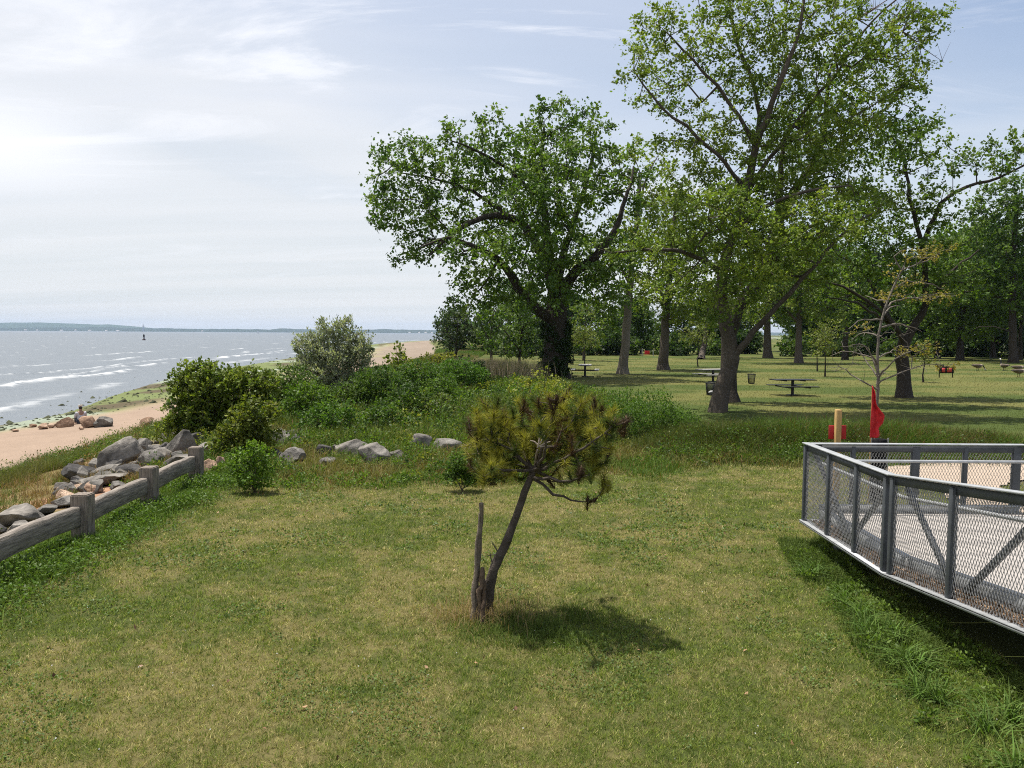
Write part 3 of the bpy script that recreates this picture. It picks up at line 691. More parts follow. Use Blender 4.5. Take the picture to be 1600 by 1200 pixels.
# ------------------------------------------------------------------ timber guardrail on the left
def build_guardrail():
    root = thing('timber_guardrail', 'weathered grey timber guardrail with square posts along the left edge of the lawn', 'guardrail', (-6.15, 12.8, 0))
    O = np.array([-6.15, 12.8, 0])
    py = [6.55, 8.62, 10.72, 12.86, 15.1]; px = [-6.0, -6.03, -6.06, -6.13, -6.26]
    for x, y in zip(px, py):
        z = float(hz(x, y)); h = .71
        bm = bmesh.new(); bmesh.ops.create_cube(bm, size=1)
        for v in bm.verts: v.co = Vector((v.co.x*.235, v.co.y*.235, v.co.z*(h+.3)))
        bmesh.ops.bevel(bm, geom=[e for e in bm.edges], offset=.014, segments=2, affect='EDGES')
        bmesh.ops.subdivide_edges(bm, edges=[e for e in bm.edges if e.calc_length() > .15], cuts=4, use_grid_fill=True)
        for v in bm.verts:
            f = (fbm(np.array([v.co.x*9+x*5]), np.array([v.co.z*3+y]), 6, 3)[0]-.5)*.012; v.co += Vector((f, f*.7, f*.6 if v.co.z > 0 else 0))
        me = bpy.data.meshes.new('post'); bm.to_mesh(me); bm.free(); me.materials.append(M_POST)
        o = link(bpy.data.objects.new('post', me), root); o.location = Vector((x, y, z+h-(h+.3)/2))-Vector(O); o.rotation_euler = (0, 0, rng.uniform(-.06, .06))
    for k in range(4):
        a = np.array([px[k]-.02, py[k]+.115, 0]); b = np.array([px[k+1]-.02, py[k+1]-.115, 0]); n = 14; V = []
        za = hz(a[0], a[1])+.265; zb_ = hz(b[0], b[1])+.265
        for i in range(n):
            t = i/(n-1); c = a+(b-a)*t; c[2] = za+(zb_-za)*t+.028*math.sin(math.pi*t)*(.6+.4*(k % 2))
            w = .055+.006*vn(np.array([t*5.]), np.array([k*3.]), 2)[0]
            hh = .275+.012*vn(np.array([t*7.]), np.array([k*5.]), 3)[0]
            for (xx, zz) in ((-w, 0), (w-.012, 0), (w, .014), (w, hh-.016), (w-.014, hh), (-w+.014, hh), (-w, hh-.016)): V.append(c+[xx, 0, zz])
        m = 7; T = [[i*m+q, i*m+(q+1) % m, (i+1)*m+(q+1) % m, (i+1)*m+q] for i in range(n-1) for q in range(m)]
        g = Geo(); g.add(np.array(V)-O, T)
        for e in (0, n-1): g.add(np.array(V[e*m:(e+1)*m])-O, [[0, q, q+1] if e == 0 else [0, q+1, q] for q in range(1, m-1)])
        g.build('rail', M_TIMBER, root)
build_guardrail()

# ------------------------------------------------------------------ boulders
def rock_mesh(size, seed, cuts=11, sub=4, col=(.20, .195, .19), col2=(.36, .345, .33), strat=.75, rough=.11):
    r = np.random.default_rng(seed); bm = bmesh.new(); bmesh.ops.create_icosphere(bm, subdivisions=sub, radius=1)
    V = np.array([v.co[:] for v in bm.verts]); T = np.array([[v.index for v in f.verts] for f in bm.faces]); bm.free()
    V = V/((np.abs(V)**3.2).sum(1)**(1/3.2))[:, None]; rot = np.linalg.qr(r.normal(size=(3, 3)))[0]; rot = np.array([[math.cos(seed), -math.sin(seed), 0], [math.sin(seed), math.cos(seed), 0], [0, 0, 1]]); V = V @ rot
    for k in range(cuts):
        n = r.normal(size=3); n /= np.linalg.norm(n); d = r.uniform(.52, .84); e = V@n-d; V = V-np.where(e > 0, e, 0)[:, None]*n[None]
    V /= np.abs(V).max(0)
    f = fbm(V[:, 0]*2.1+seed, V[:, 1]*2.1+V[:, 2]*1.7, seed % 50, 4)-.5; f2 = fbm(V[:, 0]*7+seed, V[:, 2]*9+V[:, 1]*6, seed % 40, 3)-.5
    V = V*(1+f*.13+f2*rough)[:, None]; V = V*np.asarray(size)/2
    a = fbm(V[:, 0]*2.2+seed*3, V[:, 2]*5+V[:, 1]*2, 7, 4)
    c = lerp(np.asarray(col), np.asarray(col2), sstep(.3, .7, a)[:, None]*strat+(1-strat)*.5)
    return V, T, c
GREY = ((.075, .070, .064), (.21, .195, .175)); PALE = ((.085, .078, .07), (.235, .215, .19)); BROWN = ((.17, .105, .07), (.34, .23, .16)); DARK = ((.04, .038, .038), (.115, .108, .10))
TANR = ((.30, .20, .14), (.46, .34, .25))
rock_n = 0
def rock(px, py, wpx, hpx, tone, label, tilt=0, depth=.8, group='boulders of the rock revetment', sink=.18, yy=None):
    """px, py: where the foot of the rock sits in the photo; wpx, hpx: its outline there"""
    global rock_n; rock_n += 1
    b = ground_at(px, py) if yy is None else None
    if b is None: q = at(px, py, yy); b = np.array([q[0], yy, q[2]])
    k = b[1]/F*(1.2 if group != 'rocks on the beach' else 1.12); w = wpx*k*.95; h = hpx*k/ (1-sink*.6)
    if group == 'boulders of the rock revetment' and b[0] < -7: h *= .72
    if group == 'boulders of the rock revetment' and b[0] > -7: h *= .9; sink = .3
    V, T, c = rock_mesh((w, w*depth, h), 100+rock_n*7, cuts=15+rock_n % 6, col=tone[0], col2=tone[1])
    o = raw_mesh('boulder', V, T, c, M_ROCK); f_ = 1+w*depth*.35/b[1]; o.location = (b[0]*f_, b[1]*f_, b[2]+h*(.5-sink)); o.rotation_euler = (rng.uniform(-.08, .08), math.radians(tilt), rng.uniform(-.25, .25))
    ROCKS.append((o.location[0], o.location[1], w*.5)); props(o, label, 'boulder', group); return o
# revetment beyond the guardrail
rock(120, 752, 62, 34, DARK, 'dark jagged boulder at the seaward end of the rock pile beside brown grass', 18)
rock(186, 735, 75, 50, PALE, 'long pale slab of rock leaning up the bank behind the guardrail', -32, .5)
rock(176, 738, 34, 26, DARK, 'small black-sided boulder wedged in front of the leaning pale slab', 0)
rock(205, 722, 44, 40, GREY, 'mid-grey boulder below the green weeds at the top of the rock pile', -10)
rock(237, 729, 52, 32, GREY, 'smooth rounded grey boulder in the middle of the rock pile', -12)
rock(222, 706, 34, 26, GREY, 'small grey boulder tucked behind the smooth rounded grey one', -15)
rock(281, 716, 64, 42, GREY, 'large rough slanted grey boulder at the head of the pile below the leafy bush', -34, .6)
rock(278, 730, 52, 26, PALE, 'low flat pale boulder just behind the upper rail of the guardrail', -15, .6)
rock(160, 762, 78, 26, PALE, 'broad low tan-grey rock with red soil on it behind the middle guardrail post', -8, .9)
rock(166, 744, 58, 20, GREY, 'thin grey slab lying above the broad low tan-grey rock', -12, .6)
rock(204, 747, 44, 27, DARK, 'dark grey boulder touching the left side of the smooth rounded one', 5)
rock(326, 741, 30, 36, BROWN, 'rounded red-brown boulder to the right of the last guardrail post', 5)
rock(345, 735, 18, 26, TANR, 'small orange-tan stone at the foot of the large leafy bush', 0)
rock(316, 712, 36, 22, GREY, 'grey stone half hidden in shade under the leafy bush', -20)
rock(262, 690, 50, 20, PALE, 'pale flat stone showing through green weeds above the rock pile', -25)
rock(122, 733, 22, 22, PALE, 'small pointed pale stone standing in the weeds at the edge of the sand', -40, .5)
rock(262, 748, 34, 14, PALE, 'flat pale stone seen under the upper rail of the guardrail', 0)
rock(230, 757, 30, 14, TANR, 'flat tan stone on red soil behind the guardrail', 0)
rock(28, 822, 72, 34, PALE, 'big pale cracked boulder behind the lower rail at the left edge of the photo', -8, .9)
rock(72, 806, 40, 20, GREY, 'grey wedge-shaped boulder behind the first guardrail post', -20)
rock(30, 838, 40, 30, PALE, 'rounded pale boulder touching the lower rail at the left edge', -20)
rock(98, 794, 46, 20, GREY, 'light grey slab directly behind the first guardrail post', -12)
rock(2, 838, 22, 26, DARK, 'black boulder cut off by the left edge of the photo', 0)
rock(70, 822, 26, 16, GREY, 'small grey stone between the pale boulders and the lower rail', -10)
rock(140, 790, 26, 12, PALE, 'small pale stone just right of the first guardrail post', 0)
for _ in range(48):
    t = rng.random(); cx = 92+t*215; cy = 776-t*80+rng.normal()*10
    rock(cx, cy, rng.uniform(15, 34), rng.uniform(10, 20), (GREY, DARK, PALE, TANR)[int(rng.choice(4, p=[.42, .28, .22, .08]))], 'one of the smaller stones wedged between the large boulders of the rock pile', rng.uniform(-25, 25), .8, 'small wedged stones of the rock pile')
# the broken wall at the back of the lawn
rock(443, 698, 34, 32, PALE, 'squarish pale boulder at the left end of the stone row under the big bush', 5)
rock(469, 698, 24, 23, GREY, 'small square-cut grey boulder resting on the long dark one', 0)
rock(461, 722, 46, 27, GREY, 'long dark grey boulder lying in front of the squarish pale one', -14, .6)
rock(460, 684, 26, 16, DARK, 'round dark cobble behind the squarish pale boulder in the stone row', 0)
rock(481, 688, 18, 16, GREY, 'small grey cobble right of the round dark cobble', 0)
rock(505, 712, 26, 24, DARK, 'pointed dark boulder with a brown edge in the middle of the stone row', 20, .6)
rock(510, 726, 26, 14, GREY, 'low grey stone in the weeds below the pointed dark boulder', 0)
rock(546, 710, 54, 24, PALE, 'tilted flat pale slab half buried in dry grass', -20, .6)
rock(585, 724, 44, 34, PALE, 'striped pale boulder with cracks right of the tilted flat slab', -14)
rock(654, 703, 38, 28, PALE, 'rounded pale boulder right of the gap of tall dry grass', -6)
rock(697, 705, 46, 25, GREY, 'blocky two-tone grey boulder left of the pine', 3)
rock(754, 699, 46, 15, PALE, 'low pale slab partly hidden behind the pine needles', 0)
rock(622, 716, 30, 16, PALE, 'low pale stone in the dry grass between the striped and the rounded boulder', 0)
rock(727, 706, 26, 15, GREY, 'small grey stone between the blocky two-tone boulder and the pine', 6)
rock(524, 704, 20, 13, GREY, 'small grey stone touching the upper end of the tilted flat slab', 0)
rock(430, 716, 24, 18, DARK, 'dark stone in shadow right of the bright green rounded bush', 0)
# rocks on the beach
B = 'rocks on the beach'
rock(100, 668, 30, 16, BROWN, 'long brown rock left of the seated person on the beach', -10, .6, B)
rock(127, 672, 8, 6, TANR, 'very small tan stone in front of the brown beach rocks', 0, .8, B)
rock(136, 669, 28, 19, BROWN, 'dark-faced brown rock the seated person leans behind', 8, .7, B)
rock(154, 668, 20, 12, GREY, 'rounded grey beach rock in front of the sloping one', 0, .7, B)
rock(166, 667, 24, 17, GREY, 'sloping grey beach rock right of the seated person', 18, .7, B)
rock(80, 669, 14, 9, TANR, 'small pale tan rock left of the long brown beach rock', 0, .8, B)
rock(67, 671, 18, 9, TANR, 'low tan rock half sunk in the sand left of the brown beach rocks', -6, .8, B)
rock(52, 668, 12, 6, BROWN, 'small flat brown stone near the weed line', 0, .8, B)
rock(24, 675, 13, 5, TANR, 'flattest tan stone farthest left on the beach', 0, .8, B)
rock(230, 668, 30, 17, BROWN, 'red-brown rock at the left foot of the large leafy bush', -22, .6, B)
rock(240, 674, 18, 10, BROWN, 'small dark red rock beside the leafy bush on the sand', 10, .6, B)
rock(218, 672, 20, 7, TANR, 'flat tan rock in front of the red-brown one by the bush', 0, .6, B)

def shore_stones():
    g = Geo(); n = 1000; y = 33+rng.random(n)**1.6*150; w = xs(y); b = xb(y); wd = np.interp(y, [30, 45, 60, 90, 200], [.22, .42, .62, .66, .45])
    f = rng.normal(size=n)*.22+rng.choice([0, .35, .7], n, p=[.45, .3, .25])
    x = w+(b-w)*wd*f; sz = rng.uniform(.03, .09, n)*(1+(rng.random(n) < .08)*1.6)
    V0, T0, c0 = rock_mesh((1, 1, 1), 55, 8, 2)
    for i in range(n):
        z = float(hz(x[i], y[i])); a = rng.random()*6.28; c, s = math.cos(a), math.sin(a)
        V = (V0*[1.6, 1.1, .9]) @ np.array([[c, s, 0], [-s, c, 0], [0, 0, 1]])*sz[i]*2
        g.add(V+[x[i], y[i], max(z, SEA-.05)], T0, np.array([.05, .055, .03])*rng.uniform(.6, 1.5))
    stuff(g, 'shore_stones', 'dark weed-covered stones scattered along the water line', M_ROCK)
shore_stones()

# ------------------------------------------------------------------ the leaning pine and its broken stakes
def build_pine():
    d = 7.95; base = gz(756, 958); root = thing('pine_tree', 'small leaning pine with olive and brown needles in the middle of the lawn', 'pine tree', tuple(base))
    sk = Skeleton()
    def q(p): return np.array([at(a[0], a[1], d+(a[2] if len(a) > 2 else 0)) for a in p])-base
    tr = q([(757, 962), (766, 905), (781, 866), (796, 833), (805, 808), (815, 782), (824, 757), (834, 735)])
    tr[0] = (0, 0, -.08); sk.limb(tr, .062, .045, .08, .003)
    br = [((832, 738), (800, 705, -.1), (765, 690, -.2), (745, 675, -.2)), ((832, 738), (815, 700, .2), (790, 660, .4), (770, 640, .4)), ((834, 735), (838, 700, .1), (842, 665, .2), (850, 640, .2)),
          ((834, 735), (850, 700, -.2), (862, 660, -.4), (870, 625, -.5)), ((834, 735), (875, 705, .2), (905, 670, .3), (930, 640, .3)), ((834, 735), (880, 715, -.3), (925, 690, -.5), (960, 662, -.4)),
          ((836, 742), (870, 752, .1), (905, 747, .2), (935, 730, .3)), ((836, 745), (860, 748, -.3), (890, 752, -.5), (920, 742, -.6)), ((838, 747), (862, 772, -.1), (890, 780, -.1), (918, 784, -.1)),
          ((836, 742), (800, 735, -.2), (775, 735, -.4), (755, 745, -.5)), ((832, 738), (815, 728, .3), (780, 715, .6), (750, 700, .7)), ((834, 735), (848, 715, -.4), (850, 690, -.7), (845, 668, -.8)), ((836, 742), (850, 730, .5), (880, 715, .8), (905, 700, .9))]
    for b in br: sk.limb(q(b), .019, .006, .12, .012)
    lob = [(745, 680, 24, 45), (775, 650, 40, 30), (830, 640, 45, 26), (880, 635, 40, 30), (920, 650, 45, 40), (960, 668, 30, 26), (765, 715, 40, 45), (800, 690, 60, 45), (860, 680, 60, 45), (905, 700, 50, 45), (935, 735, 32, 40), (920, 778, 22, 16), (775, 745, 25, 16), (880, 745, 45, 20), (825, 715, 45, 40), (945, 700, 25, 25)]
    L = [(c-base, r) for c, r in px_lobes([(a, b, c*.92, e*.92, rng.uniform(-.35, .35)) for a, b, c, e in lob], d, d, .9)]
    T = np.vstack([thin(in_lobes(L, 1800, 2.4), .104)]+[q(b)[-1:]+[0, 0, .02] for b in br]+[np.array([q(b)[-2]*t+q(b)[-1]*(1-t)+[rng.uniform(-.05, .05), rng.uniform(-.08, .02), .07] for t in (.3, .6, .95)]) for b in br if b[-1] != (918, 784, -.1)]); T = T[(T[:, 2] > .95) & (fbm(T[:, 0]*4.5+T[:, 1]*2, T[:, 2]*5, 77, 2) > .33)]
    tips, ax = sk.grow(T, step=.1, bias=.08, jit=.14, sag=-.05, twig=.0045)
    g = Geo(); sk.mesh(g, .0055, 10, (.085, .07, .058), .35, lump=.22, lf=22.); g.build('trunk', M_BARK, root, True)
    # needle tufts
    g = Geo(); m = len(tips); brown = (fbm(tips[:, 0]*3.6+4, tips[:, 2]*3.6+tips[:, 1], 31, 2)*.5+rng.random(m)*.5) > .64
    for i in range(m):
        n = int(rng.integers(90, 150)); a = nrm(ax[i]+np.array([0, 0, .55])+rng.normal(size=3)*.2); 
        along = rng.uniform(-.12, .03, n)[:, None]; P = tips[i]+a*along*1.0
        D = nrm(rand_dirs(n)*.75+a*rng.uniform(.3, 1.2, (n, 1))+[0, 0, .05]); Ln = rng.uniform(.09, .14, n)*(.75 if brown[i] else 1)
        S = nrm(np.cross(D, rng.normal(size=(n, 3)))); w = .0052
        c0 = lerp([.17, .165, .022], [.31, .29, .045], rng.random()) if not brown[i] else lerp([.04, .026, .015], [.085, .05, .022], rng.random())
        if not brown[i] and rng.random() < .38: c0 = np.array([.07, .095, .022])
        c = np.asarray(c0)*rng.uniform(.7, 1.3, (n, 1)); V = np.stack([P-S*w*.5, P+S*w*.5, P+D*Ln[:, None]], 1).reshape(-1, 3)
        g.add(V, np.arange(n*3).reshape(-1, 3), np.repeat(c, 3, 0))
    for i in range(m):                                         # pale candles at the tips
        if rng.random() < .4:
            a = nrm(ax[i]+np.array([0, 0, .9])); g.tube(np.array([tips[i], tips[i]+a*.03, tips[i]+a*.05]), [.006, .005, .002], 5, (.42, .30, .17))
    g.build('needles', M_GRASS, root)
    cn = [i for i in range(m) if brown[i]][:26]; proto = None
    for i in cn:
        a = nrm(ax[i]+np.array([0, 0, .7]))
        if proto is None:
            g = Geo(); g.tube(np.array([(0, 0, -.03), (0, 0, -.012), (0, 0, .015), (0, 0, .035)]), [.006, .02, .017, .004], 7, (.06, .038, .025)); c = proto = g.build('cone', M_BARK, root, True)
        else: c = proto.copy(); C.objects.link(c); c.parent = root
        c.location = tips[i]; c.rotation_euler = Vector(a).to_track_quat('Z', 'Y').to_euler()
    g = Geo()                                                  # bare grey twigs in the heart of the crown
    for p in (((840, 700), (843, 685), (845, 660), (851, 650)), ((843, 694), (850, 683), (858, 668)), ((843, 697), (853, 692), (860, 690)), ((842, 697), (835, 690), (828, 688)), ((843, 698), (855, 697), (860, 697))):
        g.tube(np.array([at(a, b, d-.42) for a, b in p])-base, np.linspace(.009, .004, len(p)), 6, (.34, .28, .22))
    g.tube(np.array([at(840, 703, d-.42), at(838, 712, d-.2), at(836, 728, d)])-base, [.009, .01, .012], 6, (.3, .25, .2))
    g.build('dead_twig', M_BARK, root, True)
    g = Geo(); 
    for p in (((801, 825), (785, 862), (776, 866), (762, 868)), ((778, 862), (772, 852), (768, 846)), ((771, 884), (767, 872), (766, 864))):
        g.tube(np.array([at(a, b, d-.02) for a, b in p])-base, np.linspace(.009, .004, len(p)), 5, (.10, .085, .07))
    g.build('twig_stub', M_BARK, root, True)
build_pine()
def broken_stake(name, label, pts, r, col, n=3):
    base = gz(*pts[0][:2]); root_g = Geo(); d = base[1]
    P = np.array([at(a, b, d) for a, b in pts])-base; P[0] = (0, 0, -.05)
    for k in range(n):
        off = rng.normal(size=3)*r*.55; off[2] = 0; q = P.copy(); cut = rng.uniform(.6, 1) if k else 1
        q[1:] = q[0]+(q[1:]-q[0])*cut; q = q+off*np.linspace(1, .6, len(q))[:, None]
        t = np.linspace(0, 1, 10); q = np.stack([np.interp(t, np.linspace(0, 1, len(q)), q[:, j]) for j in range(3)], 1)+rng.normal(size=(10, 3))*.008
        root_g.tube(q, np.linspace(r*.8, r*(.5 if k == 0 else .2), 10)*rng.uniform(.7, 1.1, 10), 6, np.asarray(col)*rng.uniform(.7, 1.25))
    o = root_g.build(name, M_BARK); o.location = base; props(o, label, 'stake', 'broken stakes by the pine')
broken_stake('broken_stake', 'tall splintered grey stake standing left of the leaning pine trunk', [(744, 972), (748, 900), (754, 785)], .05, (.20, .16, .125), 3)
broken_stake('broken_stake', 'short shredded brown stake stump at the foot of the leaning pine', [(752, 972), (755, 930), (757, 885)], .05, (.12, .085, .06), 5)

# ------------------------------------------------------------------ path
def build_path():
    pts = [(1362, 737), (1400, 731), (1450, 727.5), (1600, 724), (1800, 722), (2000, 722), (2000, 745), (1800, 748), (1660, 750), (1600, 752), (1562, 762), (1560, 775), (1600, 792), (1650, 800), (1640, 812), (1560, 806), (1510, 800), (1490, 783), (1465, 768), (1425, 755), (1385, 748)]
    P = np.array([gz(a, b) for a, b in pts]); n = len(P); Q = []
    for i in range(n):
        for t in np.linspace(0, 1, 8)[:-1]:
            p = P[i]*(1-t)+P[(i+1) % n]*t; Q.append(p+rng.normal(size=3)*[.05, .05, 0])
    bm = bmesh.new(); vs = [bm.verts.new(Vector((p[0], p[1], 0))) for p in Q]; f = bm.faces.new(vs); bmesh.ops.triangulate(bm, faces=[f])
    bmesh.ops.subdivide_edges(bm, edges=bm.edges[:], cuts=2)
    for v in bm.verts: v.co.z = float(hz(v.co.x, v.co.y))+.035
    me = bpy.data.meshes.new('path'); bm.to_mesh(me); bm.free()
    me.materials.append(mat_plain('gravel_path', (.36, .285, .22), .95, var=.10, scale=5, bump=.3, bscale=60)); props(link(bpy.data.objects.new('path', me)), kind='structure')
build_path()
# ------------------------------------------------------------------ park trees
LG = ((.07, .12, .016), (.14, .21, .032)); YG = ((.11, .165, .022), (.22, .27, .048)); DG = ((.022, .045, .012), (.055, .095, .02)); MG = ((.05, .10, .016), (.11, .17, .028))
BARK_D = (.045, .037, .03); BARK_G = (.17, .145, .115); BARK_M = (.085, .07, .056)
px_tree('cottonwood_tree', 'broad dark-trunked tree with a wide rounded crown reaching out over the shore', 'tree', tuple(G(*gz(868, 590)[:2])), 52.5,
    [([(868, 590), (867, 555), (868, 515), (869, 470)], 1.0, .72),
     ([(868, 500), (848, 490, -.5), (825, 470, -1), (805, 440, -1.5), (778, 405, -2), (740, 385, -3), (700, 372, -3.5), (660, 385, -4)], .45, .07),
     ([(869, 470), (852, 410, 1), (828, 365, 1), (800, 340, 0), (765, 338, -1), (725, 352, -2), (690, 380, -2), (670, 400, -2)], .42, .06),
     ([(869, 470), (858, 400, 1), (850, 320, 1.5), (848, 240, 1), (850, 190, 1)], .45, .05),
     ([(869, 470), (895, 430, -1), (930, 400, -2), (960, 360, -2), (978, 310, -2), (990, 260, -1)], .42, .06),
     ([(869, 475), (880, 400, 2), (905, 320, 3), (925, 250, 3), (932, 200, 3)], .36, .05),
     ([(850, 320), (800, 270, 0), (745, 235, -1), (705, 220, -2)], .16, .04), ([(800, 340), (740, 300, 2), (680, 280, 2), (625, 270, 2)], .15, .04),
     ([(778, 405), (760, 440, -2), (740, 460, -2)], .12, .04)],
    [(625, 275, 50, 70), (610, 330, 38, 60), (690, 240, 66, 45), (665, 330, 60, 70), (745, 290, 85, 75, 2), (770, 220, 60, 45), (850, 215, 85, 55), (920, 215, 52, 45, 2), (955, 260, 40, 50), (850, 300, 90, 80, 3), (850, 290, 80, 70, -4), (935, 320, 70, 75), (900, 400, 80, 65, -2), (820, 400, 85, 60, -4), (740, 400, 70, 50, -3), (770, 455, 55, 36), (650, 390, 36, 36), (960, 400, 45, 60), (985, 300, 28, 60), (860, 450, 60, 36, -4), (722, 470, 28, 22), (950, 460, 40, 50, 3), (790, 345, 80, 60, 4)],
    1700, .25, 105, 1.0, (MG[0], LG[1]), BARK_D, 1.08, .022, droop=-.35, kk=7)
px_tree('plane_tree', 'tall leaning plane tree with forked trunk and feathery crown cut off by the photo top', 'tree', tuple(G(*gz(1121, 644)[:2])), 29.9,
    [([(1121, 644), (1129, 610), (1140, 575), (1142, 545), (1134, 510), (1128, 470), (1130, 425), (1145, 370), (1166, 300), (1181, 230)], .36, .15),
     ([(1146, 560), (1165, 535, -.3), (1195, 500, -.6), (1235, 455, -.8), (1275, 410, -1), (1320, 360, -1), (1370, 330, -1)], .15, .035),
     ([(1181, 230), (1186, 180, .5), (1172, 120, 1), (1150, 60, 1.2), (1140, 0, 1.5), (1135, -60, 1.5)], .105, .035),
     ([(1178, 240), (1140, 160, -.5), (1100, 115, -1), (1065, 75, -1), (1030, 40, -1)], .085, .025), ([(1166, 300), (1120, 240, -1), (1070, 200, -1.5), (1020, 155, -2), (990, 110, -2)], .085, .025),
     ([(1130, 430), (1095, 405, -1.5), (1050, 392, -2.5), (1000, 390, -3), (955, 395, -3)], .10, .03),
     ([(1170, 290), (1215, 230, .5), (1265, 165, 1), (1310, 110, 1), (1350, 50, 1), (1400, 0, 1)], .09, .03), ([(1145, 370), (1200, 320, -1), (1260, 300, -2), (1330, 290, -2)], .11, .03),
     ([(1181, 225), (1215, 140, -1), (1240, 70, -1), (1255, 10, -1), (1262, -50, -1)], .13, .03), ([(1150, 350), (1105, 320, 1), (1060, 300, 1)], .09, .03)],
    [(1030, 50, 40, 42, -1), (1000, 110, 26, 40, -2), (1090, 60, 52, 50, -1), (1060, 140, 52, 34), (1140, 20, 70, 60), (1180, 110, 66, 56), (1250, 50, 70, 62), (1270, 130, 76, 60, 1), (1340, 60, 62, 66), (1400, 60, 52, 62), (1380, 130, 60, 46), (1440, 30, 32, 34), (1060, 220, 50, 30, -1), (1130, 220, 60, 42), (1220, 210, 76, 50), (1310, 200, 66, 46, 1), (1090, 290, 62, 42), (1180, 300, 66, 50), (1270, 290, 72, 46), (1060, 360, 72, 38, -2), (990, 385, 46, 22, -3), (945, 392, 24, 14, -3), (1130, 380, 70, 46), (1220, 370, 70, 46, -1), (1320, 340, 60, 46, -1), (1090, 450, 60, 40, 1), (1160, 450, 66, 40), (1250, 420, 56, 36), (1030, 430, 40, 30, -1), (1380, 330, 40, 30), (1130, 330, 70, 40, -3), (1220, 370, 70, 40, -3.5), (1160, 420, 60, 36, -3), (1120, 480, 40, 26, -2), (1280, 340, 60, 40, -3)],
    3000, .125, 112, .60, ((.085, .138, .02), (.22, .275, .045)), BARK_M, .58, .014, droop=-.12, flat=.5, dead=[((1390, 40, 30.5), (1430, 10, 30.5)), ((1410, 50, 30.5), (1455, 45, 30.5)), ((1340, 30, 30.5), (1375, 0, 30.5))], kk=8, flare=.1)
px_tree('plane_tree', 'dark tree directly behind the leaning plane tree, its black limbs forking high up', 'tree', tuple(G(*gz(1139, 628)[:2])), 34.6,
    [([(1139, 628), (1137, 570), (1140, 520), (1160, 470), (1195, 430), (1214, 395), (1216, 345)], .40, .30), ([(1216, 350), (1240, 300), (1268, 260, .5), (1285, 215, 1), (1292, 160, 1), (1300, 100, 1)], .24, .06), ([(1216, 345), (1218, 290, -1), (1225, 230, -1), (1240, 170, -1)], .18, .05), ([(1268, 260), (1320, 220), (1380, 170), (1420, 130)], .12, .03), ([(1210, 400), (1160, 350, 1), (1110, 320, 1.5)], .12, .04), ([(1216, 370), (1280, 350, 1), (1350, 330, 1)], .12, .04)],
    [(1240, 240, 70, 60), (1310, 170, 66, 60), (1360, 210, 62, 50), (1400, 130, 46, 52), (1300, 280, 66, 50), (1240, 330, 66, 50), (1170, 330, 50, 46), (1110, 330, 46, 40), (1330, 330, 56, 40), (1270, 390, 56, 30), (1190, 400, 56, 36), (1340, 110, 52, 46), (1420, 190, 36, 40)],
    900, .165, 84, .64, (MG[0], LG[1]), BARK_D, .72, .016)
px_tree('shade_tree', 'spreading tree with a black forked trunk behind the yellow-leaved sapling', 'tree', tuple(G(*gz(1412, 621)[:2])), 37.8,
    [([(1412, 621), (1411, 580), (1410, 550), (1414, 530)], .34, .29), ([(1412, 535), (1432, 505), (1447, 475), (1446, 420), (1432, 350), (1420, 290), (1412, 240)], .22, .05), ([(1410, 540), (1395, 505, -1), (1355, 470, -1.5), (1315, 450, -2), (1280, 440, -2)], .13, .03), ([(1400, 515), (1375, 470, 1), (1345, 420, 1.5), (1310, 400, 1.5)], .12, .03), ([(1442, 385), (1470, 320), (1510, 292), (1560, 278), (1600, 258), (1650, 235)], .12, .03), ([(1447, 470), (1490, 420, 1), (1530, 390, 1)], .12, .03), ([(1395, 505), (1340, 475, -3), (1290, 465, -4)], .08, .02)],
    [(1420, 230, 56, 40), (1460, 260, 50, 34), (1500, 260, 42, 26), (1550, 250, 42, 26), (1600, 232, 40, 24), (1640, 225, 30, 20), (1380, 300, 62, 46), (1440, 320, 56, 40), (1340, 370, 56, 42), (1410, 390, 66, 46), (1470, 400, 50, 40), (1300, 430, 44, 32), (1360, 450, 56, 30), (1440, 450, 50, 30), (1500, 440, 40, 30), (1390, 250, 40, 30)],
    1000, .17, 84, .68, ((.055, .10, .014), (.14, .205, .03)), BARK_D, .74, .016)
px_tree('straight_tree', 'pale-barked straight tree left of the picnic lawn, second trunk right of the broad dark tree', 'tree', tuple(G(*gz(972, 583)[:2])), 59.1,
    [([(972, 583), (976, 540), (981, 480), (988, 410), (995, 340), (1000, 270)], .40, .14), ([(984, 450), (960, 400), (930, 380)], .12, .04), ([(988, 420), (1020, 370), (1045, 330)], .12, .04), ([(995, 340), (1010, 280), (1030, 240)], .1, .03)],
    [(1000, 260, 34, 36), (1020, 310, 42, 44), (985, 340, 42, 44), (960, 400, 46, 36), (1030, 390, 46, 40), (995, 440, 40, 26), (925, 420, 34, 30), (940, 470, 26, 18), (1040, 260, 26, 30)], 480, .28, 63, .95, YG, BARK_G, .95, .024, flare=.5)
px_tree('straight_tree', 'grey-trunked tree right of the pale straight one, with low pale green boughs', 'tree', tuple(G(*gz(1036, 577)[:2])), 66,
    [([(1036, 577), (1038, 530), (1042, 470), (1048, 400), (1055, 330)], .46, .15), ([(1042, 470), (1010, 430), (985, 420)], .14, .04), ([(1044, 450), (1085, 420), (1110, 400)], .14, .04)],
    [(1055, 320, 46, 42), (1030, 390, 46, 40), (1085, 390, 46, 40), (1060, 440, 56, 36), (1020, 460, 40, 26), (1090, 480, 44, 26), (1055, 495, 34, 16), (1110, 440, 40, 36)], 480, .30, 63, 1.0, (LG[0], YG[1]), BARK_M, .95, .024, flare=.5)
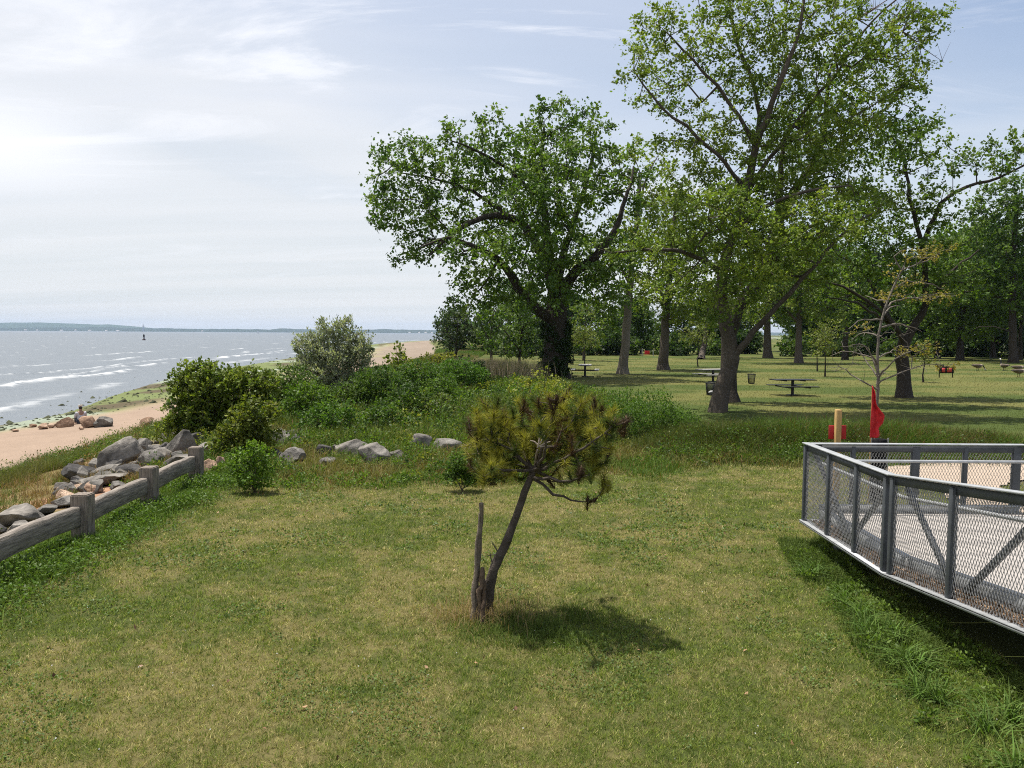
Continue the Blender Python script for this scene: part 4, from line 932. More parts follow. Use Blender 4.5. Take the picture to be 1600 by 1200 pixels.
px_tree('straight_tree', 'brown-trunked tree in the middle distance straight behind the picnic table with a black top', 'tree', tuple(G(*gz(1248, 568)[:2])), 81.5,
    [([(1248, 568), (1248, 520), (1249, 460), (1254, 400)], .40, .15), ([(1248, 500), (1215, 470), (1190, 460)], .13, .04), ([(1249, 490), (1285, 460), (1310, 450)], .13, .04)],
    [(1250, 400, 46, 40), (1215, 450, 46, 30), (1285, 450, 46, 32), (1250, 475, 56, 26), (1190, 490, 36, 20), (1310, 490, 34, 18)], 420, .34, 63, 1.1, (MG[0], YG[1]), BARK_M, 1.05, .028)
px_tree('far_tree', 'thick grey trunk at the far edge of the park, left of the brown-trunked tree', 'tree', tuple(G(*gz(1200, 559)[:2])), 101.5,
    [([(1200, 559), (1199, 520), (1200, 470), (1204, 420)], .58, .2), ([(1199, 510), (1170, 470), (1150, 450)], .15, .05), ([(1200, 490), (1235, 460), (1255, 440)], .15, .05)],
    [(1200, 420, 46, 40), (1165, 460, 40, 30), (1235, 465, 36, 28), (1200, 490, 50, 18), (1130, 480, 36, 24)], 330, .42, 56, 1.3, (DG[0], LG[1]), BARK_M, 1.3, .032)
px_tree('far_tree', 'slim dark far tree just left of the bare-limbed yellow sapling', 'tree', tuple(G(*gz(1320, 562)[:2])), 95,
    [([(1320, 562), (1321, 520), (1324, 460), (1330, 420)], .36, .15), ([(1321, 500), (1355, 480), (1380, 470)], .12, .04)],
    [(1330, 420, 46, 36), (1300, 460, 40, 30), (1360, 460, 46, 32), (1330, 490, 46, 18), (1390, 490, 36, 22)], 340, .40, 56, 1.25, MG, BARK_D, 1.2, .03)
px_tree('leaning_tree', 'short leaning far trunk under pale foliage left of the leaning plane tree', 'tree', tuple(G(*gz(1095, 562)[:2])), 95,
    [([(1095, 562), (1100, 540), (1104, 510), (1104, 470)], .42, .15), ([(1104, 500), (1080, 480), (1060, 470)], .12, .04)],
    [(1104, 460, 40, 28), (1075, 480, 34, 22), (1130, 490, 30, 22), (1100, 500, 34, 14)], 240, .40, 30, 1.25, (DG[0], MG[1]), BARK_M, 1.2, .03)
px_tree('dark_tree', 'dark tall tree at the right edge of the photo with the thicker black trunk', 'tree', tuple(G(*gz(1584, 566)[:2])), 90,
    [([(1584, 566), (1583, 520), (1582, 460), (1585, 380), (1590, 310)], .50, .2), ([(1582, 480), (1545, 455), (1510, 440)], .16, .05), ([(1582, 450), (1625, 420), (1660, 400)], .16, .05), ([(1583, 520), (1550, 510, -4), (1525, 512, -6)], .1, .03)],
    [(1590, 310, 50, 36), (1560, 350, 46, 40), (1625, 350, 56, 46), (1590, 400, 66, 46), (1540, 420, 42, 36), (1650, 420, 56, 46), (1570, 450, 56, 30), (1620, 470, 50, 26), (1530, 330, 26, 26)], 800, .38, 63, 1.2, MG, BARK_D, 1.1, .03)
px_tree('bright_tree', 'bright green tree lower than the dark one beside it at the right edge', 'tree', tuple(G(*gz(1500, 562)[:2])), 98,
    [([(1500, 562), (1502, 510), (1508, 450), (1515, 390)], .45, .16), ([(1504, 490), (1475, 460), (1460, 440)], .14, .05), ([(1504, 480), (1540, 450), (1555, 430)], .14, .05)],
    [(1515, 380, 44, 36), (1480, 420, 44, 36), (1545, 420, 40, 40), (1510, 460, 56, 36), (1460, 480, 40, 36), (1555, 480, 34, 30), (1500, 510, 56, 22)], 700, .40, 63, 1.25, ((.07, .125, .015), (.15, .22, .03)), BARK_D, 1.15, .03)
px_tree('slender_tree', 'slender dark trunk half hidden behind the thicker black trunk at the right edge', 'tree', tuple(G(*gz(1594, 562)[:2])), 99,
    [([(1594, 562), (1595, 520), (1600, 460)], .3, .14)], [(1605, 440, 40, 36), (1640, 470, 36, 30), (1600, 490, 30, 20)], 180, .42, 30, 1.2, MG, BARK_D, 1.2, .03)
def ivy():
    root = [o for o in C.objects if o.name == 'cottonwood_tree'][0]; B = np.array(root.location); n = 420; t = rng.random(n)*3.9; a = rng.random(n)*6.28
    r = np.interp(t, [0, 1, 4], [1.25, 1.05, .85]); P = np.stack([np.cos(a)*r, np.sin(a)*r, t], 1)+[[-.02, 0, 0]]; keep = fbm(P[:, 0]*2, P[:, 2]*1.2, 15, 3) > .44; P = P[keep]; ax = np.stack([np.cos(a), np.sin(a), a*0], 1)[keep]
    g = Geo(); leaf_cloud(g, P, ax, 21, .22, .14, DG[0], (.04, .07, .018), -.4); g.build('ivy', M_LEAF, root)
ivy()
px_tree('far_tree', 'mid-green far tree behind the notice board', 'tree', tuple(G(*gz(1465, 559)[:2])), 106, [([(1465, 559), (1465, 520), (1468, 440)], .36, .14)], [(1468, 400, 40, 36), (1440, 440, 40, 36), (1495, 440, 40, 36), (1465, 480, 50, 26), (1468, 520, 40, 16)], 420, .42, 56, 1.3, (DG[0], MG[1]), BARK_D, 1.25, .03)
px_tree('far_tree', 'dark far tree filling the gap left of the two black trunks at the right', 'tree', tuple(G(*gz(1552, 559)[:2])), 108, [([(1552, 559), (1552, 520), (1555, 430)], .36, .14)], [(1555, 380, 44, 40), (1530, 430, 40, 36), (1580, 430, 40, 36), (1552, 480, 50, 30), (1600, 380, 40, 40), (1552, 515, 46, 14)], 460, .42, 56, 1.3, (DG[0], MG[1]), BARK_D, 1.25, .03)
# small trees and thickets between the broad tree and the shore
px_tree('small_tree', 'small dark tree with a thin trunk at the back of the beach', 'tree', tuple(G(*at(711, 574, 58)[:2])), 58,
    [([(711, 574), (712, 550), (714, 530), (716, 505)], .11, .05), ([(712, 548), (730, 530), (740, 520)], .05, .02), ([(713, 540), (700, 520), (695, 510)], .05, .02)],
    [(714, 500, 22, 15), (705, 520, 18, 17), (728, 518, 20, 20), (708, 542, 16, 10), (735, 535, 12, 8), (705, 565, 22, 12), (725, 562, 14, 8)], 230, .22, 22, .52, ((.024, .038, .016), (.06, .085, .035)), BARK_D, .45, .014, droop=-.4)
px_tree('thicket_tree', 'mid-green thicket tree left of the broad dark trunk, behind the pale reeds', 'tree', tuple(G(*at(768, 556, 76)[:2])), 76,
    [([(768, 556), (767, 535), (768, 510), (772, 485)], .13, .06), ([(768, 530), (750, 505), (742, 495)], .06, .03), ([(768, 525), (790, 500), (800, 490)], .06, .03)],
    [(770, 488, 30, 18), (745, 505, 22, 22), (795, 505, 26, 22), (765, 520, 30, 18), (800, 535, 24, 20), (740, 535, 14, 12), (765, 545, 16, 10)], 330, .30, 28, .8, (MG[0], LG[1]), BARK_M, .65, .02)
px_tree('thicket_tree', 'dark bushy thicket tree immediately left of the broad dark trunk', 'tree', tuple(G(*at(812, 572, 62)[:2])), 62,
    [([(812, 572), (812, 550), (815, 520), (820, 500)], .12, .06), ([(813, 545), (795, 525), (788, 515)], .06, .03)],
    [(822, 505, 26, 18), (800, 525, 24, 20), (835, 530, 20, 22), (808, 552, 24, 16), (832, 560, 18, 12)], 330, .27, 28, .66, (DG[0], MG[1]), BARK_D, .55, .02)
px_tree('thicket_tree', 'loose pale green tree seen under the right-hand boughs of the broad dark tree', 'tree', tuple(G(*at(912, 560, 88)[:2])), 88,
    [([(912, 560), (912, 540), (914, 510), (918, 480)], .14, .06), ([(913, 530), (895, 505), (888, 495)], .06, .03)],
    [(918, 485, 28, 18), (895, 505, 24, 20), (940, 510, 22, 20), (915, 530, 30, 14)], 260, .34, 26, .95, (MG[0], YG[1]), BARK_M, .8, .024)

# saplings planted in the lawn
for bx, by, hpx, wpx, lab in ((1091, 573, 80, 62, 'young lawn sapling on a thin dark stem left of the forked plane trunk'), (1277, 579, 74, 50, 'young sapling with a thin dark stem, farther of the pair right of the picnic table'), (1289, 588, 84, 54, 'young sapling with a thin dark stem, nearer of the pair right of the picnic table'), (895, 569, 60, 40, 'young lawn sapling on a thin stem just right of the broad dark trunk'), (913, 569, 62, 44, 'short-stemmed young sapling behind the picnic table beside the broad dark trunk'), (1443, 598, 62, 34, 'sparse young sapling on a dark stake right of the forked shade tree')):
    p = gz(bx, by); k = p[1]/F
    gen_tree('sapling', lab, 'sapling', tuple(G(p[0], p[1])), hpx*k, wpx*k, hpx*k*.42, .055, 130, .17, 20, ((.09, .125, .025), (.19, .21, .05)), BARK_D, 'young saplings on the lawn', .42, .012, .42)

# far edge of the park
proto_d = []
for i in range(3):
    h = (8.5, 10, 9)[i]
    t = gen_tree('edge_tree', 'dense dark tree standing in the row that closes the far side of the park', 'tree', (0, 0, 0), h, h*.95, h*.12, .26, 380, .42, 56, (DG[0], (.05, .088, .02)) if i != 1 else (MG[0], (.08, .125, .022)), BARK_D, 'tree row at the far side of the park', .02, .03, 1.2)
    proto_d.append(t)
def dup(root, loc, rz, s, label=None):
    r = root.copy(); C.objects.link(r); r.location = loc; r.rotation_euler = (0, 0, rz); r.scale = (s, s, s*rng.uniform(.9, 1.1))
    for ch in root.children:
        c = ch.copy(); C.objects.link(c); c.parent = r
    if label: r['label'] = label
    return r
row = [(-4, 122), (2, 116), (8, 121), (14, 114), (20, 119), (26, 116), (33, 124), (48, 128), (56, 126), (64, 124), (72, 121), (80, 120), (88, 117), (96, 113), (38, 140), (68, 140), (78, 138), (89, 134), (100, 128), (10, 136), (22, 138), (-9, 130), (56, 142), (44, 146)]
for i, (x, y) in enumerate(row):
    r = proto_d[i % 3]; s = rng.uniform(.8, 1.15)*(1.75 if x > 52 else 1.05)
    if i < 3: r.location = (x, y, -.1); r.rotation_euler = (0, 0, rng.random()*6); r.scale = (s, s, s)
    else: dup(r, (x, y, -.1), rng.random()*6, s)
bush0 = shrub('edge_bush', 'low leafy bush in the hedge line along the far edge of the park lawn', 'bush', (0, 0, 0), [((0, 0, .8), (1.3, 1.2, .8)), ((1.2, .2, .6), (.9, .9, .6)), ((-1.1, -.2, .7), (1, .9, .7))], 150, .30, 24, .5, (DG[0], MG[1]), group='hedge line at the far edge of the park', dmin=.4)
bush1 = shrub('edge_bush', 'dark shaggy bush in the hedge line along the far edge of the park lawn', 'bush', (0, 0, 0), [((0, 0, 1.), (1.2, 1.2, 1.)), ((1.1, .2, .6), (.9, .9, .6)), ((-.9, -.2, 1.2), (.9, .9, .9))], 150, .30, 28, .55, DG, group='dark hedge bushes at the far edge of the park', dmin=.4)
for i, x in enumerate(np.linspace(0, 100, 30)):
    y = np.interp(x, [0, 30, 60, 100], [108, 110, 112, 106])+rng.uniform(-2, 3); x = x+rng.uniform(-1.5, 1.5); s = rng.uniform(1.1, 2.0)
    if abs(x-33) < 3 or abs(x-37.5) < 1.6: y += 12
    b = (bush0, bush1)[i % 2]
    if i < 2: b.location = (x, y, -.05); b.scale = (s, s, s)
    else: dup(b, (x, y, -.05), rng.random()*6, s)
def build_shed():
    p = gz(1535, 556); k = 118.; q = at(1535, 545, k); root = thing('shed', 'small shed with a brown roof half hidden among the bushes at the far right', 'shed', (q[0], k, 0))
    g = Geo(); g.box((0, 0, 1.0), (2.8, 2.2, 2.0)); g.build('wall', mat_plain('shed_wall', (.35, .31, .27), .8), root)
    g = Geo(); g.add([(-1.7, -1.4, 1.95), (1.7, -1.4, 1.95), (1.7, 0, 2.9), (-1.7, 0, 2.9), (1.7, 1.4, 1.95), (-1.7, 1.4, 1.95), (-1.7, -1.4, 1.85), (1.7, -1.4, 1.85), (1.7, 1.4, 1.85), (-1.7, 1.4, 1.85)], [[0, 1, 2, 3], [3, 2, 4, 5], [6, 7, 1, 0], [9, 5, 4, 8], [7, 8, 4, 1], [1, 4, 2, 2], [0, 3, 5, 5], [6, 0, 5, 9]])
    g.build('roof', mat_plain('shed_roof', (.22, .08, .045), .8), root)
    g = Geo(); g.box((-.4, -1.11, .85), (.8, .05, 1.7)); g.build('door', M_PAINT, root)
build_shed()

# ------------------------------------------------------------------ shrubs and thickets
BUSH = 'bushes along the shore bank'
px_shrub('leafy_bush', 'large light-green leafy bush above the rock pile and beach', 'bush', 345, 706, [(345, 600, 48, 28), (300, 640, 36, 38), (372, 615, 40, 34), (330, 640, 46, 42), (288, 600, 20, 22), (390, 600, 34, 24), (310, 585, 26, 20), (345, 680, 40, 26), (278, 668, 18, 22), (415, 605, 22, 18)], 1500, .11, 42, .2, ((.06, .098, .014), (.18, .22, .034)), y=21.5, dmin=.17, group=BUSH, step=.2, ratio=.7)
px_shrub('leafy_bush', 'yellow-tipped leafy bush in front of the large light-green one, right of the last fence post', 'bush', 388, 716, [(392, 650, 30, 26), (375, 680, 32, 28), (405, 680, 26, 24), (352, 690, 20, 22), (420, 645, 14, 12), (390, 705, 26, 14)], 700, .10, 35, .17, ((.06, .09, .015), (.19, .21, .03)), y=18.2, dmin=.15, group=BUSH, step=.18)
px_shrub('round_bush', 'bright green rounded bush at the left corner of the lawn', 'bush', 398, 770, [(398, 712, 22, 20), (380, 728, 20, 20), (415, 725, 20, 20), (396, 742, 30, 24), (372, 715, 12, 10)], 420, .062, 30, .1, ((.07, .135, .012), (.14, .22, .025)), dmin=.1, group=BUSH, step=.12, twig=.004, stem_r=.015)
px_shrub('silver_bush', 'tall silvery grey-green bush standing against the water', 'bush', 520, 622, [(520, 525, 24, 26), (490, 545, 26, 26), (550, 545, 24, 28), (515, 565, 46, 32), (475, 570, 16, 20), (565, 570, 16, 20), (540, 510, 9, 14), (505, 512, 8, 12), (520, 595, 40, 18), (467, 540, 8, 16), (574, 545, 7, 14)], 1000, .15, 49, .26, ((.15, .175, .11), (.36, .38, .27)), y=35, dmin=.23, group=BUSH, stem=(.13, .10, .08), ratio=.4, droop=.5, stems=9, flat=1)
SH = 'green shrubs behind the stone row'
for px, py, lob, y, cols, lab in (
    (590, 660, [(590, 605, 30, 22), (570, 620, 24, 22), (612, 618, 24, 22), (590, 640, 34, 18)], 29, ((.035, .075, .012), (.085, .145, .022)), 'dark green shrub below the silvery bush, leftmost of the shrubs behind the stone row'),
    (655, 630, [(655, 590, 34, 16), (630, 600, 24, 16), (680, 600, 24, 16)], 35, ((.05, .10, .015), (.10, .17, .025)), 'mid-green shrub behind the darkest shrub, below the strip of pale sand'),
    (712, 622, [(712, 584, 34, 14), (690, 592, 24, 14), (738, 590, 20, 13)], 39, ((.06, .125, .015), (.10, .19, .025)), 'bright smooth-topped green shrub below the small dark tree'),
    (640, 668, [(640, 628, 26, 16), (620, 640, 24, 16), (662, 645, 22, 14)], 25.5, ((.03, .062, .010), (.085, .14, .02)), 'darkest glossy shrub just behind the stone row'),
    (540, 655, [(540, 622, 30, 16), (515, 630, 24, 16), (562, 632, 20, 14)], 28.5, ((.045, .085, .013), (.10, .155, .024)), 'low green shrub at the foot of the silvery bush on its left'),
    (520, 690, [(520, 655, 30, 18), (495, 665, 24, 16), (545, 668, 20, 12)], 22, ((.05, .105, .014), (.10, .175, .024)), 'soft bright-green shrub rising directly behind the stones at the left end of the row'),
    (745, 606, [(745, 585, 14, 13), (738, 595, 10, 10)], 41, ((.015, .03, .01), (.035, .06, .018)), 'small round very dark bush below the pale reeds'),
    (690, 655, [(690, 615, 26, 16), (670, 628, 22, 14), (712, 626, 22, 14)], 30, ((.05, .10, .014), (.12, .19, .024)), 'leafy mid-green shrub in front of the bright smooth-topped one'),
    (600, 690, [(600, 655, 24, 13), (580, 664, 18, 10), (622, 664, 20, 10)], 22.5, ((.035, .075, .012), (.09, .15, .02)), 'low dark shrub behind the striped pale boulder of the stone row'),
    (480, 655, [(480, 622, 26, 16), (462, 634, 18, 12)], 25, ((.055, .11, .014), (.12, .19, .025)), 'soft green shrub left of the low one at the foot of the silvery bush'),
    (455, 640, [(455, 600, 30, 18), (440, 622, 24, 18), (475, 618, 22, 18)], 27.5, ((.05, .095, .016), (.11, .16, .03)), 'green shrub filling the gap between the large leafy bush and the silvery bush')):
    lob = [(a, b-e*.2, c*1.25, e*1.3) for a, b, c, e in lob]
    px_shrub('green_shrub', lab, 'shrub', px, py, lob, 600, .095, 42, .22, cols, y=y, dmin=.21, group=SH, step=.2)
for px, py, lob, y, lab in (
    (975, 690, [(975, 640, 24, 24), (960, 660, 20, 24), (990, 655, 20, 28)], 20.6, 'tall leafy weed clump right behind the pine, left of three'),
    (1022, 690, [(1022, 640, 28, 24), (1005, 660, 24, 24), (1042, 655, 20, 24)], 21.2, 'tallest leafy weed clump between the pine and the forked plane trunk, middle of three'),
    (1066, 695, [(1060, 665, 24, 18), (1080, 675, 20, 12)], 21, 'lowest leafy weed clump near the foot of the forked plane trunk, right of three')):
    lob = [(a, b-e*.15, c*1.15, e*1.2) for a, b, c, e in lob]
    px_shrub('weed_clump', lab, 'shrub', px, py, lob, 600, .075, 26, .15, ((.05, .10, .012), (.10, .18, .022)), y=y, dmin=.15, group='leafy weed clumps behind the pine', step=.2, ratio=.4, droop=.3, stems=14, stem_r=.008, twig=.003, stem=(.08, .10, .04))
px_shrub('young_tree', 'spindly yellow-green young tree with large leaves in front of the strip of sand', 'young tree', 622, 585, [(622, 548, 9, 10), (612, 560, 9, 10), (632, 562, 9, 10), (622, 575, 14, 8)], 60, .26, 14, .3, ((.10, .14, .02), (.20, .22, .04)), y=46, dmin=.3, stems=4, ratio=.8)
px_shrub('yellow_bush', 'yellow-green low bush at the edge of the strip of sand', 'bush', 682, 582, [(682, 562, 22, 9), (665, 570, 16, 8), (700, 560, 14, 9)], 150, .16, 22, .3, ((.13, .15, .02), (.24, .23, .035)), y=48, dmin=.3)
px_shrub('yellow_shrub', 'thin yellow-leaved shrub in front of the broad dark trunk', 'shrub', 848, 640, [(848, 590, 20, 13), (815, 600, 22, 10), (880, 600, 22, 10), (850, 612, 34, 10), (800, 612, 14, 8)], 150, .12, 14, .24, ((.14, .17, .02), (.26, .27, .04)), y=28, dmin=.24, stem_r=.015)
px_shrub('bright_weed', 'bright green weed bush at the lawn edge below the left side of the pine', 'shrub', 722, 768, [(722, 725, 18, 15), (735, 742, 16, 14), (708, 738, 14, 14)], 500, .06, 28, .1, ((.045, .09, .012), (.10, .165, .022)), dmin=.075, step=.12, stem_r=.01, twig=.003, ratio=.6)
px_shrub('yellow_bush', 'yellow-green sprawling bush on the bank left of the large leafy bush', 'bush', 258, 690, [(255, 668, 16, 10), (272, 680, 20, 12), (240, 682, 16, 8)], 150, .085, 20, .15, ((.10, .14, .015), (.22, .24, .035)), y=21, dmin=.16, stem_r=.012)
px_shrub('olive_shrub', 'small dull olive shrub between the rock row and the silvery bush', 'shrub', 690, 660, [(690, 630, 30, 14), (720, 635, 24, 12), (660, 640, 18, 10)], 220, .085, 22, .19, ((.06, .095, .02), (.13, .16, .03)), y=25, dmin=.2, stem_r=.012)
px_shrub('olive_shrub', 'loose green shrub behind the left half of the pine crown', 'shrub', 770, 670, [(765, 635, 30, 16), (800, 630, 30, 16), (740, 650, 20, 12), (830, 640, 26, 14)], 260, .085, 22, .19, ((.055, .095, .016), (.12, .16, .03)), y=24.5, dmin=.2, stem_r=.012)
px_shrub('olive_shrub', 'loose green shrub behind the right half of the pine crown', 'shrub', 900, 672, [(890, 640, 30, 14), (930, 640, 24, 16), (860, 650, 22, 12)], 240, .08, 22, .18, ((.05, .095, .014), (.11, .165, .026)), y=23, dmin=.2, stem_r=.012)

# ------------------------------------------------------------------ lawn grass, tall grass, weeds
def lawn_grass():
    g = Geo(); m = 150000; r = 3.6*np.exp(rng.random(m)*math.log(18.5/3.6)); a = rng.uniform(-.80, .80, m); x = r*np.sin(a)*1.02; y = r*np.cos(a)
    ok = (x > -6.7) & (x < 4.6) & (y < np.interp(x, [-6, -1.3, 3, 4.5, 8], [15, 15.9, 17.4, 18.4, 18.6])) | ((x > 4) & (y > 10.8) & (y < 18)); x, y, r = x[ok], y[ok], r[ok]; m = len(x)
    s = lawn_mix(x, y); dryt = rng.random(m) < np.clip(s*.78+.02, 0, .86); k = np.clip(r/6, .7, 3)
    dry = lerp(np.array([.19, .165, .058]), np.array([.56, .49, .22]), rng.random((m, 1))**1.2); grn = lerp(np.array([.06, .10, .015]), np.array([.265, .32, .06]), rng.random((m, 1))**1.3); tc = np.where(dryt[:, None], dry, grn)
    nb = 7; q = np.repeat(np.arange(m), nb); N = len(q); off = rng.normal(size=(N, 2))*(.016*k[q])[:, None]; swap = rng.random(N) < .22; other = rng.permutation(m)[q]
    col = np.where(swap[:, None], tc[other], tc[q])*rng.uniform(.75, 1.25, (N, 1)); H = (.028+.036*rng.random(m)**1.5)[q]*rng.uniform(.6, 1.25, N)*np.where(dryt[q], .85, 1.1)
    add_blades(g, with_z(x[q]+off[:, 0], y[q]+off[:, 1], -.004), H, .0052*k[q], 1.7, col, seg=1)
    m = 420; x = rng.uniform(-6, 4, m); y = rng.uniform(4, 14.5, m); q = with_z(x, y, .045); D = rand_dirs(m, 1.); S = nrm(np.cross(D, rng.normal(size=(m, 3)))); add_leaves(g, q, D, S, .013, .013, np.full((m, 3), .5))
    stuff(g, 'lawn_grass', 'short mown lawn of mixed green and straw-coloured grass')
    # clover and other broad leaves in patches
    g = Geo(); n = 90000; r = 3.8*np.exp(rng.random(n)*math.log(15/3.8)); a = rng.uniform(-.78, .78, n); x = r*np.sin(a); y = r*np.cos(a)
    pt = fbm(x*1.1, y*1.1, 44, 4); ok = (rng.random(n) < sstep(.535, .60, pt)) & (x > -6.4) & (x < 4.4) & (y < 14.8); x, y = x[ok], y[ok]; n = len(x)
    D = rand_dirs(n, .3); S = nrm(np.cross(D, nrm(rng.normal(size=(n, 3))*.4+[0, 0, 1]))); z = .012+.02*rng.random(n)
    add_leaves(g, with_z(x, y)+np.stack([0*z, 0*z, z], 1), D, S, .022*np.clip(np.hypot(x, y)/6, .8, 2), .018*np.clip(np.hypot(x, y)/6, .8, 2), jitter([.10, .15, .036], n, .35))
    stuff(g, 'clover_patches', 'patches of small-leaved clover in the mown lawn', M_LEAF)
    g = Geo(); m = 90; x = rng.uniform(-6, 4, m); y = rng.uniform(4.2, 14.5, m); D = rand_dirs(m, .1); S = nrm(np.cross(D, nrm(rng.normal(size=(m, 3))*.5+[0, 0, 1]))); add_leaves(g, with_z(x, y, .035), D, S, rng.uniform(.03, .07, m), .035, lerp([.10, .045, .02], [.36, .22, .12], rng.random((m, 1)))); stuff(g, 'fallen_leaves', 'scattered brown fallen leaves lying on the mown lawn', M_PAINT)
lawn_grass()
def tuft_field(name, label, x, y, H, Wd, lean, c0, c1, curve=.5, up=0):
    g = Geo(); n = len(x); col = lerp(np.array(c0), np.array(c1), rng.random((n, 1)))*rng.uniform(.75, 1.2, (n, 1)); add_blades(g, with_z(x, y, -.01), H, Wd, lean, col, curve); return stuff(g, name, label)
def long_grass():
    # along the ramp
    n = 52000; y = rng.uniform(2.8, 11.2, n); wdt = np.interp(y, [3, 7, 9.5, 11.2], [1.15, .95, .65, .35]); u = rng.random(n)**.8; x = 4.55-u*(wdt+.3); k = fbm(x*1.6, y*1.6, 12, 3); ok = rng.random(n) < sstep(.25, .6, k)*(1-u*.75)+.1; x, y, u, k = x[ok], y[ok], u[ok], k[ok]
    tuft_field('long_grass', 'longer bright green grass growing along the foot of the ramp', x, y, (.07+.22*sstep(.35, .7, k)*(1-.6*u))*rng.uniform(.6, 1.2, len(x)), .008, .9, (.05, .085, .016), (.12, .16, .035))
    n = 40; g = Geo()
    for i in range(15):                                       # broad-bladed clumps
        yy = rng.uniform(4, 9.5); cx = 4.0-rng.random()*.55*np.interp(yy, [4, 10], [1.5, .5]); m = 60; a = rng.normal(size=(m, 2))*.05
        add_blades(g, with_z(cx+a[:, 0], yy+a[:, 1]), rng.uniform(.16, .36, m), .013, 1.2, jitter([.09, .15, .03], m, .3), .8)
    stuff(g, 'grass_clumps', 'broad-bladed grass clumps leaning out from under the ramp')
    g = Geo(); m = 150; y = rng.uniform(3.2, 10.6, m); x = 4.3-rng.random(m)**1.2*np.interp(y, [3, 7, 10.6], [1.4, 1.0, .4]); clumps(g, x, y, rng.uniform(.08, .22, m), rng.uniform(.06, .2, m), 60, rng.uniform(.025, .05, m), (.05, .095, .013), (.13, .19, .03)); stuff(g, 'ramp_weeds', 'small leafy weeds among the longer grass at the foot of the ramp', M_LEAF)
    # round the pine
    n = 15000; a = rng.random(n)*6.28; rr = rng.random(n)**.6; x = .35+np.cos(a)*rr*1.05; y = 7.75+np.sin(a)*rr*.75; k = fbm(x*2.5, y*2.5, 14, 3); ok = rng.random(n) < sstep(.3, .6, k)*(1-rr*.8)+.05; x, y, rr = x[ok], y[ok], rr[ok]
    tuft_field('pine_grass', 'dark green uncut grass under the leaning pine', x, y, (.10+.14*rng.random(len(x)))*(1-.5*rr), .006, .9, (.05, .085, .015), (.11, .15, .03))
    n = 900; x = -.3+rng.normal(size=n)*.33; y = 7.95+rng.normal(size=n)*.22; tuft_field('dry_stalks', 'dry tan grass stalks round the foot of the pine stakes', x, y, rng.uniform(.12, .34, n), .0045, .8, (.22, .15, .07), (.36, .27, .14))
    # under and in front of the guardrail
    n = 34000; y = rng.uniform(5.5, 17, n); x = -6.1+rng.normal(size=n)*.30+.08; k = fbm(x*1.3, y*1.3, 16, 3); ok = rng.random(n) < sstep(.25, .6, k)*.9+.1; x, y, k = x[ok], y[ok], k[ok]
    tuft_field('fence_grass', 'uncut green grass and weeds growing under the timber guardrail', x, y, (.08+.2*sstep(.35, .7, k))*rng.uniform(.5, 1.2, len(x)), .008, .9, (.055, .11, .014), (.13, .19, .03))
    g = Geo(); n = 15000; y = rng.uniform(6, 16.5, n); x = -5.85+rng.normal(size=n)*.38; k = fbm(x*1.5+9, y*1.5, 18, 3); ok = rng.random(n) < sstep(.42, .6, k); x, y = x[ok], y[ok]; n = len(x)
    D = rand_dirs(n, .4); S = nrm(np.cross(D, nrm(rng.normal(size=(n, 3))*.5+[0, 0, 1]))); P = with_z(x, y); P[:, 2] += rng.uniform(.04, .22, n)
    add_leaves(g, P, D, S, rng.uniform(.03, .06, n), .03, jitter([.085, .145, .022], n, .35)); stuff(g, 'fence_weeds', 'leafy bright green weeds along the lawn side of the timber guardrail', M_LEAF)
long_grass()
